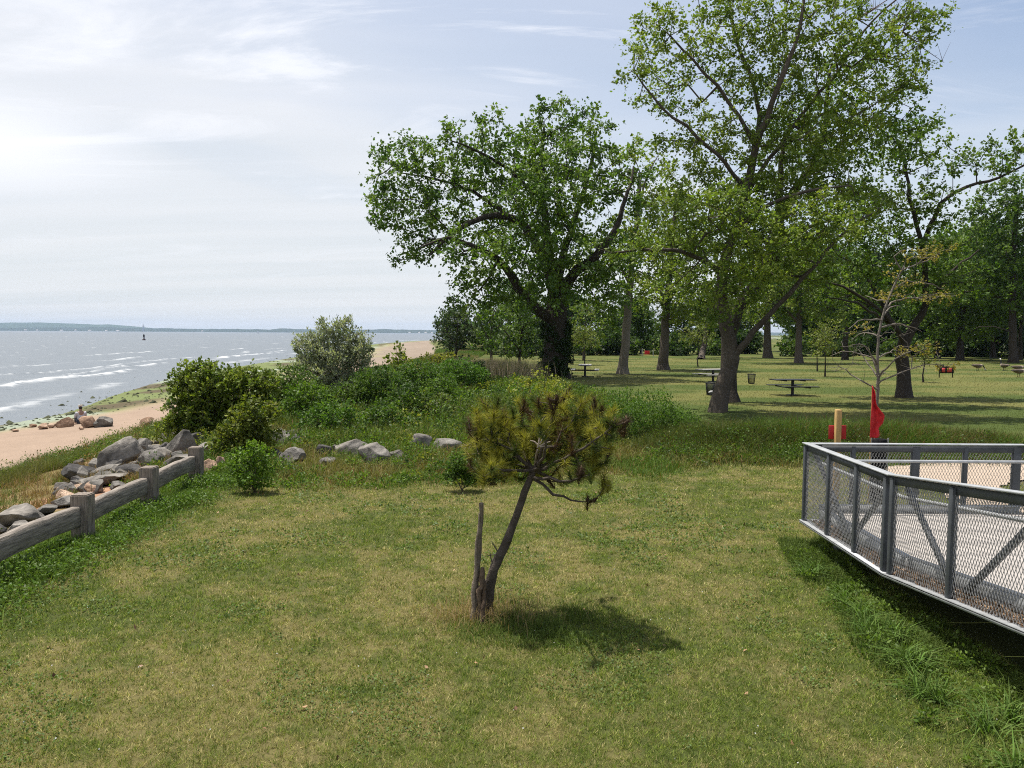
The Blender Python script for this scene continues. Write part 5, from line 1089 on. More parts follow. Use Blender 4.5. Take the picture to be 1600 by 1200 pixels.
def shore_bank():
    # rough grass and weeds behind the lawn
    n = 150000; x = rng.uniform(-8, 7.5, n); y = 14.0+rng.random(n)**1.3*12; k = fbm(x*.6, y*.6, 22, 4); front = np.interp(x, [-6, -1.3, 3, 4.5, 8], [14.1, 14.8, 16.0, 17.2, 17.4])+(fbm(x, y*0, 23, 3)-.5)*2.0+rng.random(n)**2*1.5
    ok = (y > front) & (x > xt(y)-1) & (x < np.interp(y, [14, 18, 20, 23, 32], [7.5, 7.5, 6.5, 5.0, 4.5])); ok &= open_ground(x, y); x, y, k = x[ok], y[ok], k[ok]; n = len(x)
    kk = sstep(.42, .58, k)[:, None]; c = lerp(lerp([.20, .17, .06], [.13, .14, .035], rng.random((n, 1))), lerp([.05, .095, .015], [.12, .18, .03], rng.random((n, 1))), kk)
    c = np.where(rng.random((n, 1)) < .06, [.20, .10, .045], c)
    g = Geo(); H = (.12+.30*rng.random(n)**1.5)*np.interp(y-(14.5), [0, 1.5, 4, 6], [.3, .75, 1.1, 1.35]); add_blades(g, with_z(x, y, -.02), H, .012*np.interp(y, [14, 30], [1, 1.7]), .75, c, .6)
    stuff(g, 'rough_grass', 'knee-high rough grass, part dry, between the lawn and the shore bushes')
    m = 900; x = rng.uniform(-8, 7, m); y = 14.2+rng.random(m)**1.1*7.5; fr = np.interp(x, [-6, -1.3, 3, 4.5, 8], [14.4, 15.1, 16.4, 17.5, 17.7]); k = fbm(x*.75+4, y*.75, 26, 4)
    ok = (y > fr+(fbm(x, y*0, 23, 3)-.5)*1.6) & (rng.random(m) < .25+.75*sstep(.40, .58, k)) & (x > xt(y)-1) & open_ground(x, y, .7); x, y, k, fr = x[ok], y[ok], k[ok], fr[ok]; m = len(x); dp = np.clip((y-fr)/3.5, .1, 1)
    g = Geo(); pal = rng.choice(4, m, p=[.4, .3, .2, .1]); c0 = np.array([[.045, .09, .012], [.06, .105, .014], [.10, .12, .02], [.03, .065, .012]])[pal]; c1 = np.array([[.11, .18, .025], [.14, .21, .03], [.20, .20, .04], [.08, .13, .02]])[pal]
    clumps(g, x, y, rng.uniform(.15, .42, m), rng.uniform(.2, .62, m)*(.3+.7*dp), 130, rng.uniform(.04, .08, m), c0, c1); stuff(g, 'weed_patch', 'clumps of leafy green weeds between the lawn and the shore bushes', M_LEAF)
    # undergrowth among the shrubs
    m = 620; y = 20+rng.random(m)**1.25*28; x = -10+rng.random(m)*16; k = fbm(x*.4+4, y*.3, 29, 4); ok = (x > xt(y)-1.5) & (x < np.interp(y, [20, 25, 38, 45, 48], [5.2, 5.3, 4.2, 2.6, 2.])+(k-.5)*2) & (rng.random(m) < .3+.7*sstep(.38, .58, k)) & open_ground(x, y, .8); x, y, k = x[ok], y[ok], k[ok]; m = len(x)
    pal = rng.choice(5, m, p=[.3, .26, .2, .12, .12]); c0 = np.array([[.03, .065, .010], [.045, .09, .012], [.06, .11, .014], [.12, .14, .02], [.015, .035, .008]])[pal]; c1 = np.array([[.085, .145, .02], [.11, .18, .024], [.14, .21, .03], [.24, .25, .04], [.05, .09, .015]])[pal]
    far = np.interp(y, [20, 48], [1, 1.5]); g = Geo(); clumps(g, x, y, rng.uniform(.4, 1.15, m), rng.uniform(.3, .95, m)*(.45+.8*k)*np.interp(y, [20, 24, 38, 48], [.75, 1.1, .9, .65])*np.interp(x, [2, 4.5], [1, .8]), 230, rng.uniform(.06, .105, m)*far, c0, c1); stuff(g, 'undergrowth', 'mounded leafy green undergrowth between the shrubs of the shore bank', M_LEAF)
    n = 70000; y = 20+rng.random(n)**1.2*26; x = -10+rng.random(n)*15.5; k = fbm(x*.5+4, y*.4, 39, 4); ok = (k > .47) & (x > xt(y)-1.5) & (x < np.interp(y, [20, 25, 38, 46], [5.2, 5.3, 4.2, 2.6])) & open_ground(x, y, .8); x, y = x[ok], y[ok]; n = len(x)
    g = Geo(); add_blades(g, with_z(x, y, -.02), rng.uniform(.25, .75, n), .016, .5, lerp([.06, .10, .018], [.20, .21, .05], rng.random((n, 1))), .6); stuff(g, 'tall_grass', 'tall yellowing grass rising between the shrubs of the shore bank')
    # dark tall grass on the low bank at the right
    n = 64000; x = rng.uniform(3.2, 13.5, n); y = 20+rng.normal(size=n)*1.25; k = fbm(x*.7, y*.7, 32, 4); c = lerp(lerp([.045, .068, .014], [.11, .13, .03], rng.random((n, 1))), lerp([.05, .10, .015], [.11, .17, .028], rng.random((n, 1))), sstep(.5, .62, k)[:, None]); c = np.where((rng.random((n, 1)) < .13*sstep(6, 9, x)[:, None]+.04), [.15, .085, .04], c)
    g = Geo(); add_blades(g, with_z(x, y, -.03), (.48+.62*rng.random(n)**1.3)*np.exp(-((y-20)/2.2)**2)*(.55+.7*k)*np.interp(x, [3, 5, 11, 13.5], [.7, 1, .8, .45]), .014, .8, c, .6)
    stuff(g, 'bank_grass', 'dark tall grass on the low bank in front of the plane tree')
    m = 170; x = rng.uniform(3.6, 12.5, m); y = rng.uniform(17.8, 21.5, m); ok = fbm(x*.7, y*.7, 48, 3) > .40; x, y = x[ok], y[ok]; m = len(x)
    g = Geo(); clumps(g, x, y, rng.uniform(.2, .5, m), rng.uniform(.3, .75, m)*np.interp(x, [3.6, 5, 10, 12.5], [.9, 1, .9, .6]), 120, rng.uniform(.04, .07, m), (.03, .062, .010), (.095, .155, .022)); stuff(g, 'bank_plants', 'dark leafy plants among the tall grass of the low bank left of the ramp', M_LEAF)
    # reddish seeding grass and weeds on the bank towards the beach
    n = 90000; y = rng.uniform(12.5, 36, n); u = rng.random(n); lo = np.interp(y, [12, 15, 19, 23, 36], [-14.8, -14.5, -14.4, -14.6, -15.3]); hi = np.interp(y, [12, 15, 19, 23, 36], [-13, -12.6, -12.2, -12.2, -11.5]); x = lo+(hi-lo)*u; k = fbm(x*.55, y*.55, 36, 4)
    ok = (rng.random(n) < sstep(.3, .55, k+.12*sstep(16, 22, y))) & open_ground(x, y); x, y, k = x[ok], y[ok], k[ok]; n = len(x); red = sstep(19.5, 16, y)[:, None]*.8
    c = lerp(lerp([.06, .10, .018], [.14, .17, .035], rng.random((n, 1))), lerp([.15, .10, .05], [.26, .18, .085], rng.random((n, 1))), np.clip(red+.35*sstep(.5, .6, fbm(x*1.2, y*1.2, 38, 3))[:, None], 0, 1))
    g = Geo(); add_blades(g, with_z(x, y, -.02), (.15+.45*rng.random(n)**1.6)*(.5+.8*k), .011, .7, c, .6); stuff(g, 'bank_weeds', 'reddish seeding grass and green weeds on the bank above the beach')
    m = 420; y = rng.uniform(15.5, 34, m); x = np.interp(y, [15, 19, 23, 36], [-14.4, -14.3, -14.6, -15.2])+rng.random(m)*np.interp(y, [15, 19, 23, 36], [1.6, 3.2, 3.8, 4.2]); k = fbm(x*.6, y*.6, 46, 3); ok = (k > .42) & open_ground(x, y, .5); x, y = x[ok], y[ok]; m = len(x)
    g = Geo(); pal = rng.choice(4, m, p=[.36, .26, .2, .18]); c0 = np.array([[.045, .09, .014], [.09, .12, .02], [.03, .06, .012], [.14, .085, .04]])[pal]; c1 = np.array([[.10, .17, .025], [.18, .21, .035], [.08, .13, .02], [.25, .16, .08]])[pal]
    clumps(g, x, y, rng.uniform(.15, .5, m), rng.uniform(.2, .6, m), 110, rng.uniform(.045, .08, m), c0, c1, .45); stuff(g, 'beach_weeds', 'clumped green and reddish weeds between the rock pile and the sand', M_LEAF)
    # scattered tufts on the red soil
    g = Geo()
    for i in range(130):
        yy = rng.uniform(10.5, 19.5); cx = rng.uniform(-14.5, -7.6); m = int(rng.integers(60, 160)); a = rng.normal(size=(m, 2))*.16; add_blades(g, with_z(cx+a[:, 0], yy+a[:, 1], -.01), rng.uniform(.1, .38, m), .009, .9, jitter([.19, .125, .055] if rng.random() < .7 else [.10, .13, .03], m, .35), .6)
    stuff(g, 'soil_tufts', 'dry brown grass tufts on the red soil behind the guardrail')
    # vegetation of the back of the beach, thinning into the distance
    n = 70000; y = 30+rng.random(n)**1.4*150; lo = xb(y)+.3; hi = np.minimum(xt(y)+5, np.interp(y, [30, 60, 120, 180], [-1, 2, -2, -6])); u = rng.random(n); x = lo+(hi-lo)*u; k = fbm(x*.2, y*.2, 41, 4); ok = (k > .33) & ~((u < .35) & (rng.random(n) < .4)); x, y, k = x[ok], y[ok], k[ok]; n = len(x)
    c = lerp(lerp([.055, .105, .018], [.115, .17, .03], rng.random((n, 1))), [.23, .18, .10], sstep(.52, .66, fbm(x*.3, y*.12, 43, 3))[:, None]*.75); g = Geo(); add_blades(g, with_z(x, y, -.03), (.25+.4*rng.random(n))*(.6+.8*k), .03*np.interp(y, [30, 60, 180], [.7, 1.2, 3]), .6, c, .5)
    stuff(g, 'dune_grass', 'green and tan dune grass along the back of the beach')
    # pale reeds
    p = at(765, 585, 52); n = 9000; x = p[0]+rng.normal(size=n)*1.5; y = p[1]+rng.normal(size=n)*1.6; c = lerp([.36, .27, .19], [.52, .42, .31], rng.random((n, 1))); c = np.where(rng.random((n, 1)) < .28, [.12, .16, .05], c)
    g = Geo(); add_blades(g, with_z(x, y, -.05), rng.uniform(.8, 1.9, n), .022, .35, c, .4); stuff(g, 'reeds', 'pale tan reeds left of the broad dark trunk')
    # coarse tufts in the park lawn
    n = 90000; y = 22+rng.random(n)**1.7*75; x = np.interp(y, [22, 40, 100], [4, 2, 2])+rng.random(n)*np.interp(y, [22, 40, 100], [14, 32, 78]); k = fbm(x*.16, y*.42, 51, 4); c = lerp(lerp([.055, .08, .018], [.11, .13, .032], rng.random((n, 1))), lerp([.12, .11, .038], [.19, .17, .065], rng.random((n, 1))), sstep(.4, .62, k)[:, None]); g = Geo()
    add_blades(g, with_z(x, y, -.01), rng.uniform(.04, .09, n), .012*np.interp(y, [22, 90], [1.2, 4.5]), 1.1, c, .5, seg=1); stuff(g, 'park_grass', 'mown park grass beyond the low bank')
shore_bank()

# ------------------------------------------------------------------ sapling in a black guard, red flag, post with red sign
def build_sapling():
    d = 13.6; base = gz(1370, 786); base[2] = hz(base[0], base[1]); d = base[1]
    root = thing('maple_sapling', 'nearly bare sapling with a few yellow leaves growing from a black guard behind the ramp', 'sapling', tuple(base)); sk = Skeleton()
    q = lambda p: np.array([at(a[0], a[1], d+(a[2] if len(a) > 2 else 0)) for a in p])-base
    tr = q([(1370, 786), (1369, 700), (1369, 640), (1372, 600), (1371, 560), (1373, 525), (1378, 500), (1386, 472), (1400, 440), (1413, 415)]); tr[0] = (0, 0, -.05); sk.limb(tr, .05, .012, .1, .004)
    for b in (((1371, 598), (1385, 592, -.1), (1410, 583, -.2), (1440, 570, -.3), (1470, 570, -.3)), ((1370, 606), (1350, 598, -.1), (1330, 585, .1), (1310, 572, .2)), ((1371, 575), (1362, 560, .1), (1345, 552, .2), (1315, 550, .4), (1298, 556, .4)), ((1371, 590), (1358, 570, .3), (1340, 545, .5)), ((1372, 560), (1390, 550, .2), (1405, 540, .3)), ((1374, 520), (1352, 520, .3), (1330, 532, .5)), ((1377, 503), (1360, 498, -.2), (1340, 502, -.3), (1326, 514, -.4)), ((1375, 515), (1400, 506, .2), (1420, 508, .3), (1440, 518, .4)), ((1383, 480), (1400, 470, .2), (1430, 465, .4), (1460, 463, .6), (1495, 462, .7)), ((1384, 476), (1370, 468, .2), (1352, 462, .4)), ((1398, 445), (1420, 440, .3), (1450, 444, .4), (1475, 452, .5)), ((1410, 420), (1440, 410, .2), (1470, 396, .3)), ((1410, 420), (1400, 400), (1420, 388)), ((1380, 495), (1392, 480, .4), (1405, 478, .5)), ((1371, 585), (1400, 560, -.4), (1425, 548, -.5)), ((1371, 570), (1350, 540, -.3), (1330, 538, -.5))): sk.limb(q(b), .018, .006, .12, .012)
    L = [(c-base, r) for c, r in px_lobes([(1440, 398, 40, 12), (1470, 390, 24, 8), (1455, 462, 42, 9), (1388, 460, 30, 8), (1412, 548, 30, 14), (1450, 545, 26, 10), (1480, 570, 20, 6), (1420, 440, 26, 10), (1395, 425, 14, 14), (1340, 515, 20, 10)], d, d, 1.)]
    T = thin(in_lobes(L, 260), .1); tips, ax = sk.grow(T, step=.12, jit=.1, twig=.003); bare = thin(in_lobes([(c-base, r) for c, r in px_lobes([(1325, 560, 40, 30), (1345, 520, 30, 20), (1420, 575, 50, 16), (1400, 520, 40, 20), (1310, 580, 24, 10)], d, d, 1.)], 120), .13); sk.grow(bare, step=.12, jit=.15)
    g = Geo(); sk.mesh(g, .0034, 6, (.15, .13, .108)); g.build('trunk', M_BARK, root, True)
    g = Geo(); leaf_cloud(g, tips, ax, 8, .085, .048, (.15, .14, .028), (.30, .24, .05), -.2, spray=4); g.build('foliage', M_LEAF, root)
    g = Geo(); a = np.linspace(0, 6.283, 25)[:-1]; ztop = at(1370, 686, d)[2]-base[2]
    for zc in np.linspace(0, ztop, 24)[:-1]: pass
    V = []; lev = np.linspace(0, ztop, 20)
    for i, z in enumerate(lev):
        r = .125+.004*(i % 2); V += [(math.cos(t)*r, math.sin(t)*r, z) for t in a]
    T = [[i*24+k, i*24+(k+1) % 24, (i+1)*24+(k+1) % 24, (i+1)*24+k] for i in range(19) for k in range(24)]; g.add(V, T); o = g.build('tree_guard', M_BLACK, root); o.modifiers.new('thickness', 'SOLIDIFY').thickness = .006
    for sx in (-.15, .15):
        g = Geo(); g.tube([(sx, -.02, -.1), (sx, -.02, ztop+.02)], .013, 8); g.build('guard_stake', M_STEEL, root, True)
build_sapling()
def build_flag():
    d = 13.1; base = at(1361, 690, d); zt = at(1362, 603, d)[2]; g0 = float(hz(base[0], d))
    root = thing('red_flag', 'ragged red flag wrapped round the sapling above its black guard', 'flag', (base[0], d, g0)); O = np.array([base[0], d, g0])
    g = Geo(); g.tube([(0, .02, 0), (0, .02, zt-g0+.02)], .012, 8); g.build('pole', M_NEWWOOD, root, True)
    lev = [(603, 1362, 1364), (612, 1361, 1366), (624, 1360.5, 1368), (634, 1360.5, 1370), (641, 1360, 1374), (648, 1359.5, 1379.5), (656, 1359, 1381), (662, 1358.5, 1381), (666, 1358.5, 1377), (670, 1358.5, 1373.5), (676, 1358, 1374), (682, 1357.5, 1374), (684, 1358, 1372)]
    yy = np.linspace(603, 684, 44); la = np.interp(yy, [l[0] for l in lev], [l[1] for l in lev]); lb = np.interp(yy, [l[0] for l in lev], [l[2] for l in lev]); m = 16; V = []
    for i in range(44):
        for j in range(m):
            t = j/(m-1); p = at(la[i]+(lb[i]-la[i])*t, yy[i], d)-O; p[1] += .035*math.sin(t*9+i*.12)*t+.03*math.sin(i*.35+t*3)*t-.03*(1-t)*math.cos(t*5); V.append(p)
    T = [[i*m+j, i*m+j+1, (i+1)*m+j+1, (i+1)*m+j] for i in range(43) for j in range(m-1)]; g = Geo(); g.add(V, T); o = g.build('cloth', M_RED, root, True); o.modifiers.new('thickness', 'SOLIDIFY').thickness = .004
build_flag()
def build_post_sign():
    d = 13.4; p = at(1308, 700, d); z0 = float(hz(p[0], d)); ztop = at(1308, 640, d)[2]; root = thing('wooden_post', 'new yellow wooden post carrying a red board beyond the corner of the ramp', 'sign post', (p[0], d, z0))
    g = Geo(); g.box((0, 0, (ztop-z0)/2-.02), (.098, .098, ztop-z0+.04)); bevel(g.build('post', M_NEWWOOD, root), .012, 2)
    a = at(1297, 665, d); b = at(1324, 687, d); g = Geo(); g.box(((a[0]+b[0])/2-p[0], .058, (a[2]+b[2])/2-z0), (b[0]-a[0], .014, a[2]-b[2])); bevel(g.build('board', mat_plain('red_board', (.42, .018, .02), .5, var=.12), root), .01, 2)
build_post_sign()

# ------------------------------------------------------------------ picnic tables, litter baskets, notice boards
def picnic_table(px, py, rz, label, s=1., tone=M_BLACKMETAL):
    p = gz(px, py); root = thing('picnic_table', label, 'picnic table', tuple(G(p[0], p[1])), rz, 'picnic tables on the park lawn', s)
    g = Geo(); g.tube([(0, 0, -.05), (0, 0, .70)], .07, 12); g.box((0, 0, .02), (.4, .4, .03)); g.build('pedestal', M_BLACKMETAL, root, True)
    g = Geo(); 
    for yy in (-.30, -.10, .10, .30): g.box((0, yy, .735), (1.95, .185, .045))
    bevel(g.build('tabletop', tone, root), .008, 2)
    for sgn in (-1, 1):
        g = Geo(); g.box((0, sgn*.74-.075, .445), (1.75, .135, .04)); g.box((0, sgn*.74+.075, .445), (1.75, .135, .04)); bevel(g.build('bench', tone, root), .008, 2)
    g = Geo(); 
    for sx in (-.45, .45): g.box((sx, 0, .40), (.06, 1.62, .05))
    g.box((0, 0, .40), (.9, .06, .045)); g.box((-.45, 0, .69), (.06, .6, .045)); g.box((.45, 0, .69), (.06, .6, .045)); g.build('frame', M_BLACKMETAL, root)
picnic_table(1238, 617, .12, 'black pedestal picnic table in the sun right of the forked plane trunk', 1.08)
GT = mat_plain('grey_tabletop', (.30, .29, .28), .6, var=.15)
picnic_table(914, 587, 1.45, 'grey picnic table seen end-on beside the broad dark trunk', 1.15, GT)
picnic_table(1114, 596, .35, 'grey picnic table half hidden behind the two trunks of the plane trees', 1.1, GT)
def basket(px, py, hpx, label, bag=False):
    p = gz(px, py); k = p[1]/F; h = hpx*k; root = thing('litter_basket', label, 'litter bin', tuple(G(p[0], p[1])), 0, 'litter baskets on the park lawn'); r0, r1 = h*.30, h*.40
    g = Geo()
    for i in range(30):
        a = i*6.283/30; g.beam((math.cos(a)*r0, math.sin(a)*r0, .03), (math.cos(a)*r1, math.sin(a)*r1, h), .018, .008)
    g.build('slats', M_BLACKMETAL, root); g = Geo(); a = np.linspace(0, 6.283, 33)
    for z, r, t in ((h, r1, .022), (h*.5, (r0+r1)/2, .01), (.04, r0, .016)): g.tube(np.stack([np.cos(a)*r, np.sin(a)*r, a*0+z], 1), t, 6, cap=False)
    g.build('hoops', M_BLACKMETAL, root, True)
    g = Geo(); g.tube([(0, 0, .02), (0, 0, .04)], r0, 24); g.build('base', M_BLACKMETAL, root)
    if bag:
        V, T, c = rock_mesh((r0*1.5, r0*1.5, h*.35), 77, 4, 3, (.5, .5, .5), (.65, .65, .65)); o = raw_mesh('rubbish_bag', V+[0, 0, h*.22], T, c, M_PAINT); o.location = G(p[0], p[1]); props(o, 'white rubbish bag lying in the nearer litter basket by the plane trunk', 'rubbish bag')
basket(1110, 617, 19, 'dark slatted litter basket with a white bag, touching the left of the plane trunk', True)
basket(1174, 599, 15, 'dark slatted litter basket standing alone on the grass right of the plane trunk')
def notice_board():
    p = gz(1478, 591); root = thing('notice_board', 'low black notice board on two legs with two red posters on the lawn', 'notice board', tuple(G(p[0], p[1])), .05); k = p[1]/F
    for sx in (-.5, .47): g = Geo(); g.box((sx, 0, .36), (.05, .05, .74)); g.build('leg', M_BLACKMETAL, root)
    g = Geo(); g.box((0, -.03, .54), (1.06, .05, .44)); bevel(g.build('panel', M_BLACK, root), .008)
    for sx, w in ((-.24, .24), (.2, .36)): g = Geo(); g.box((sx, -.06, .54), (w, .006, .30)); g.build('poster', mat_plain('red_poster', (.46, .05, .045), .6, var=.3, scale=20), root)
    g = Geo(); g.box((-.32, .02, .83), (.3, .05, .2)); g.box((-.32, .02, .74), (.04, .04, .1)); g.build('plaque', M_BLACK, root)
notice_board()
def far_sign():
    p = gz(1012, 557); root = thing('park_sign', 'small red sign between two pale posts at the far side of the park', 'sign', tuple(G(p[0], p[1])))
    k = p[1]/F
    for sx, h in ((-.75, 1.0), (.75, .7)): g = Geo(); g.box((sx, 0, h*.5), (.1, .1, h+.1)); bevel(g.build('post', GT, root), .01)
    g = Geo(); g.box((-.1, -.06, .5), (.7, .04, .5)); bevel(g.build('board', M_RED, root), .01)
far_sign()

# ------------------------------------------------------------------ geese
def loft(g, pts, k=12, col=None):
    """rings of (x, y, z, ry, rz) swept along x; col per ring"""
    n = len(pts); a = np.arange(k)*2*math.pi/k; V = []; K = []
    P = np.array([p[:3] for p in pts], float); t = nrm(np.gradient(P, axis=0))
    for i, p in enumerate(pts):
        side = np.array([0, 1., 0]); up = nrm(np.cross(t[i], side)); up = up if up[2] >= 0 or abs(up[2]) < .3 else -up
        V += [P[i]+side*math.cos(q)*p[3]+up*math.sin(q)*p[4] for q in a]; K += [col[i] if col is not None else (.5, .5, .5)]*k
    T = [[i*k+q, i*k+(q+1) % k, (i+1)*k+(q+1) % k, (i+1)*k+q] for i in range(n-1) for q in range(k)]; g.add(V, T, np.array(K, float))
    for e in (0, n-1): g.add(np.vstack([V[e*k:(e+1)*k], [P[e]]]), [[q, (q+1) % k, k] for q in range(k)], col[e] if col is not None else None)
def goose(px, py, rz, label, graze):
    p = gz(px, py); root = thing('goose', label, 'goose', tuple(G(p[0], p[1])), rz, 'geese grazing on the park lawn', 1.35)
    br = (.16, .115, .075); pale = (.36, .29, .22); wh = (.7, .68, .64); bk = (.015, .015, .015)
    body = [(-.38, 0, .34, .015, .008), (-.30, 0, .34, .06, .035), (-.2, 0, .33, .11, .085), (-.05, 0, .31, .145, .125), (.1, 0, .31, .14, .13), (.22, 0, .33, .10, .11), (.28, 0, .36, .065, .07)]
    neck = [(.33, 0, .36, .045, .045), (.40, 0, .30, .035, .035), (.46, 0, .20, .03, .03), (.49, 0, .12, .032, .036), (.53, 0, .07, .034, .04), (.58, 0, .05, .02, .022), (.63, 0, .03, .008, .008)] if graze else [(.30, 0, .45, .045, .045), (.32, 0, .55, .035, .035), (.33, 0, .66, .032, .032), (.36, 0, .74, .038, .042), (.42, 0, .755, .036, .036), (.47, 0, .745, .018, .016), (.52, 0, .735, .008, .006)]
    cols = [bk, bk, br, br, br, pale, pale]+[bk, bk, bk, wh, bk, bk, bk]; g = Geo(); loft(g, body+neck, 12, cols)
    g.build('body', M_PAINT, root, True)
    for s in (-1, 1):
        g = Geo(); loft(g, [(-.36, s*.06, .36, .012, .03), (-.2, s*.115, .36, .03, .07), (0, s*.145, .34, .03, .085), (.15, s*.13, .34, .02, .06), (.2, s*.10, .34, .008, .02)], 8, [(.10, .075, .055)]*5); g.build('wing', M_PAINT, root, True)
        g = Geo(); g.tube([(.0, s*.06, .22), (.01, s*.06, .1), (0, s*.06, .01)], .014, 6, bk); g.box((.04, s*.06, .008), (.1, .07, .012), None, bk); g.build('leg', M_PAINT, root)
goose(1527, 581, .1, 'dark goose grazing with lowered head, leftmost of the geese at the right edge', True)
goose(1569, 580, 1.7, 'pale-rumped goose turned away, second goose from the left', False)
goose(1590, 583, -.2, 'goose at the right edge walking just behind the lowest one', True)
goose(1591, 591, .05, 'lowest and nearest goose at the right edge of the photo', True)

# ------------------------------------------------------------------ person on the beach
def skin_body(name, verts, edges, rad, mat, parent, sub=2):
    me = bpy.data.meshes.new(name); me.from_pydata(verts, edges, []); o = link(bpy.data.objects.new(name, me), parent)
    sm = o.modifiers.new('skin', 'SKIN'); sm.use_smooth_shade = True
    for v, r in zip(me.skin_vertices[0].data, rad): v.radius = (r, r) if not isinstance(r, tuple) else r
    me.skin_vertices[0].data[0].use_root = True
    s = o.modifiers.new('sub', 'SUBSURF'); s.levels = s.render_levels = sub; me.materials.append(mat); return o
def person():
    p = ground_at(127, 667)*1.055; p = G(p[0], p[1]); root = thing('person', 'person in pale grey shirt and white cap sitting behind the brown beach rock', 'person', (p[0], p[1], p[2]-.06), .7, s=.95)
    skin = mat_plain('skin', (.28, .16, .11), .6, var=.08, bump=0); shirt = mat_plain('pale_shirt', (.42, .42, .47), .85, var=.12); hair = mat_plain('dark_hair', (.02, .016, .014), .7); cap = mat_plain('white_cap', (.7, .69, .66), .8); jean = mat_plain('dark_trousers', (.04, .045, .06), .85)
    # facing +y: pelvis on a stone, knees drawn up, forearms on the knees
    v = [(0, 0, .42), (0, -.02, .58), (0, -.01, .76), (0, .02, .90), (0, .03, .985), (0, .05, 1.07), (0, .06, 1.16), (0, .055, 1.22),
         (-.10, .02, .40), (-.15, .40, .74), (-.15, .56, .36), (-.15, .68, .31), (.10, .02, .40), (.15, .40, .74), (.15, .56, .36), (.15, .68, .31),
         (-.19, .01, .885), (-.25, .12, .68), (-.15, .38, .64), (-.08, .46, .62), (.19, .01, .885), (.25, .12, .68), (.15, .38, .64), (.08, .46, .62)]
    v = [(a, b, c-.26) for a, b, c in v]
    e = [(0, 1), (1, 2), (2, 3), (3, 4), (4, 5), (5, 6), (6, 7), (0, 8), (8, 9), (9, 10), (10, 11), (0, 12), (12, 13), (13, 14), (14, 15), (3, 16), (16, 17), (17, 18), (18, 19), (3, 20), (20, 21), (21, 22), (22, 23)]
    r = [.15, (.15, .11), (.17, .115), (.12, .09), .055, .085, .10, .06, .10, .075, .055, .04, .10, .075, .055, .04, .065, .045, .036, .03, .065, .045, .036, .03]
    skin_body('body', v, e, r, skin, root)
    sv = [v[i] for i in (0, 1, 2, 3)]+[v[16], v[17], v[20], v[21], (-.21, .2, .405), (.21, .2, .405)]; skin_body('shirt', sv, [(0, 1), (1, 2), (2, 3), (3, 4), (4, 5), (3, 6), (6, 7), (5, 8), (7, 9)], [(.165, .135), (.175, .135), (.19, .135), (.13, .105), .085, .066, .085, .066, .055, .055], shirt, root)
    tv = [v[0], v[8], v[9], v[10], v[12], v[13], v[14]]; skin_body('trousers', tv, [(0, 1), (1, 2), (2, 3), (0, 4), (4, 5), (5, 6)], [.165, .115, .09, .068, .115, .09, .068], jean, root)
    skin_body('hair', [(0, .02, .80), (0, .03, .87), (0, .045, .93)], [(0, 1), (1, 2)], [.075, .105, .085], hair, root)
    skin_body('cap', [(0, .055, .93), (0, .055, .965), (0, .17, .925), (0, .22, .915)], [(0, 1), (0, 2), (2, 3)], [.098, .065, (.075, .02), (.05, .012)], cap, root)
    # the stone under them
    V, T, c = rock_mesh((.7, .6, .16), 909, 9, 3, BROWN[0], BROWN[1]); o = raw_mesh('boulder', V, T, c, M_ROCK); o.location = (p[0], p[1]-.02, p[2]-.02); props(o, 'flat brown rock the person in the white cap sits on', 'boulder', B)
person()

# ------------------------------------------------------------------ buoy, sails, far buildings
def buoy():
    p = gz(225, 531.5, SEA); root = thing('buoy', 'dark navigation buoy with a pale base floating offshore', 'buoy', (p[0], p[1], SEA))
    k = p[1]/F
    def lathe(pr, name, mat):
        g = Geo(); a = np.arange(20)*2*math.pi/20; V = [(math.cos(t)*r*k, math.sin(t)*r*k, z*k) for r, z in pr for t in a]
        g.add(V, [[i*20+q, i*20+(q+1) % 20, (i+1)*20+(q+1) % 20, (i+1)*20+q] for i in range(len(pr)-1) for q in range(20)]); g.add(V[-20:], [[0, q, q+1] for q in range(1, 19)]); g.build(name, mat, root, False)
    lathe([(2.2, -1), (2.4, 0), (2.4, 1.4), (1.6, 1.8)], 'float', mat_plain('buoy_float', (.06, .03, .025), .6)); lathe([(1.6, 1.8), (1.15, 5.0), (1.1, 5.2)], 'tower', mat_plain('buoy_tower', (.30, .29, .29), .6)); lathe([(1.05, 5.2), (1.25, 5.3), (1.15, 8.2), (.9, 8.6), (.5, 8.8)], 'daymark', M_BLACK); lathe([(.4, 8.8), (.4, 9.6), (.2, 9.8)], 'lantern', M_BLACKMETAL)
buoy()
def sailboat(px, dist, h, label):
    q = at(px, 520, dist); root = thing('sailboat', label, 'sailboat', (q[0], dist, SEA), .5, 'sailboats near the far shore')
    g = Geo(); loft(g, [(-h*.35, 0, .4, .3, .3), (-h*.2, 0, .5, h*.1, .7), (h*.1, 0, .5, h*.1, .8), (h*.4, 0, .9, .15, .4)], 8, [(.6, .6, .6)]*4); g.build('hull', M_PAINT, root)
    g = Geo(); g.tube([(0, 0, .8), (0, 0, h)], .12, 6); g.build('mast', M_STEEL, root)
    for nm, pts in (('mainsail', [(-.1, 0, 1.6), (-h*.33, .3, 1.7), (-.1, .1, h*.97)]), ('foresail', [(.2, 0, 1.4), (h*.37, .1, 1.5), (.15, .2, h*.85)])):
        g = Geo(); P = np.array(pts); g.add(np.vstack([P+[0, .03, 0], P-[0, .03, 0]]), [[0, 1, 2], [3, 5, 4]]); g.add(np.vstack([P+[0, .03, 0], P-[0, .03, 0]]), [[0, 3, 4, 1], [1, 4, 5, 2], [2, 5, 3, 0]]); g.build(nm, mat_plain('sailcloth', (.8, .8, .8), .8, var=.04), root)
sailboat(403, 2600, 9.5, 'tiny white sailboat near the far shore left of the silvery bush')
sailboat(62, 5200, 9, 'tiny white sailboat far out at the left of the photo')
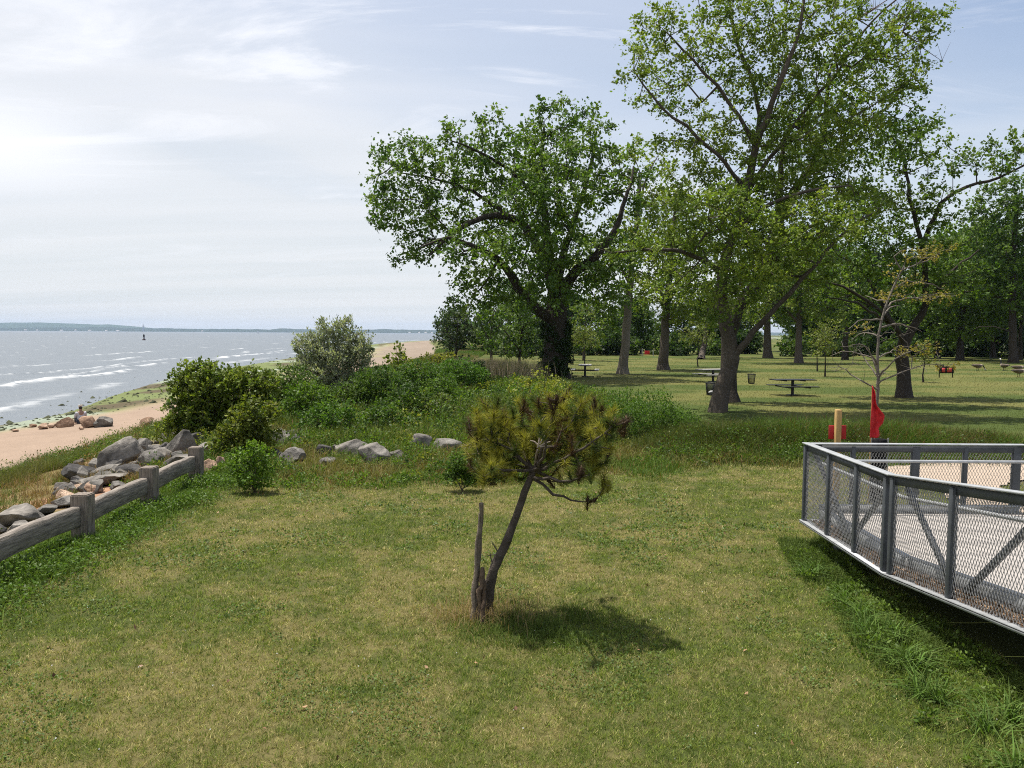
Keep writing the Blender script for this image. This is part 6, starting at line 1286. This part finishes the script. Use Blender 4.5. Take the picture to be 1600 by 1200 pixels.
def far_buildings():
    roof = mat_plain('far_roof', (.25, .22, .2), .9); wall = mat_plain('far_wall', (.62, .60, .57), .9)
    first = None
    for i, (px, w, h) in enumerate(((40, 26, 10), (58, 18, 9), (96, 34, 9), (118, 16, 12), (140, 30, 10), (166, 20, 9), (184, 30, 9), (316, 18, 10), (640, 24, 9), (655, 18, 9), (665, 26, 10), (675, 18, 9))):
        d = 8640.; q = at(px, 516, d)
        if first is None:
            root = thing('house', 'white house on the far shore', 'house', (q[0], d, SEA+2), 0, 'white houses on the far shore'); first = root
            g = Geo(); g.box((0, 0, .5), (1, .8, 1)); g.build('wall', wall, root); g = Geo(); g.add([(-.55, -.45, 1), (.55, -.45, 1), (.55, .45, 1), (-.55, .45, 1), (-.5, 0, 1.45), (.5, 0, 1.45)], [[0, 1, 5, 4], [2, 3, 4, 5], [0, 4, 3, 3], [1, 2, 5, 5]]); g.build('roof', roof, root)
        else: root = dup(first, (q[0], d, SEA+2), 0, 1)
        root.scale = (w, 14, h)
    q = at(224, 512, 8690.); root = thing('water_tower', 'tall pale tower block rising above the trees of the far shore', 'tower', (q[0], 8690, SEA+2)); k = 8690/F
    g = Geo(); g.box((0, 0, 5.0*k), (2.2*k, 2*k, 10*k)); g.build('shaft', mat_plain('tower_wall', (.3, .31, .32), .9), root); g = Geo(); g.box((0, 0, 10.3*k), (1.4*k, 1.2*k, .8*k)); g.build('cap', roof, root)
far_buildings()

# ------------------------------------------------------------------ the air
def build_haze():
    m, nt, N, L, b = nodes('haze_air'); N.remove(b); v = N.new('ShaderNodeVolumePrincipled'); v.inputs['Color'].default_value = (.58, .74, 1., 1); v.inputs['Density'].default_value = 5.5e-5; v.inputs['Anisotropy'].default_value = .0
    L.new(v.outputs[0], N['Material Output'].inputs['Volume'])
    g = Geo(); lo, hi = -8., 150.; g.box((0, 0, (lo+hi)/2), (24400, 24400, hi-lo)); o = g.build('haze', m); props(o, 'thin pale sea haze filling the air out to the far shore', None, None, 'stuff')
build_haze()
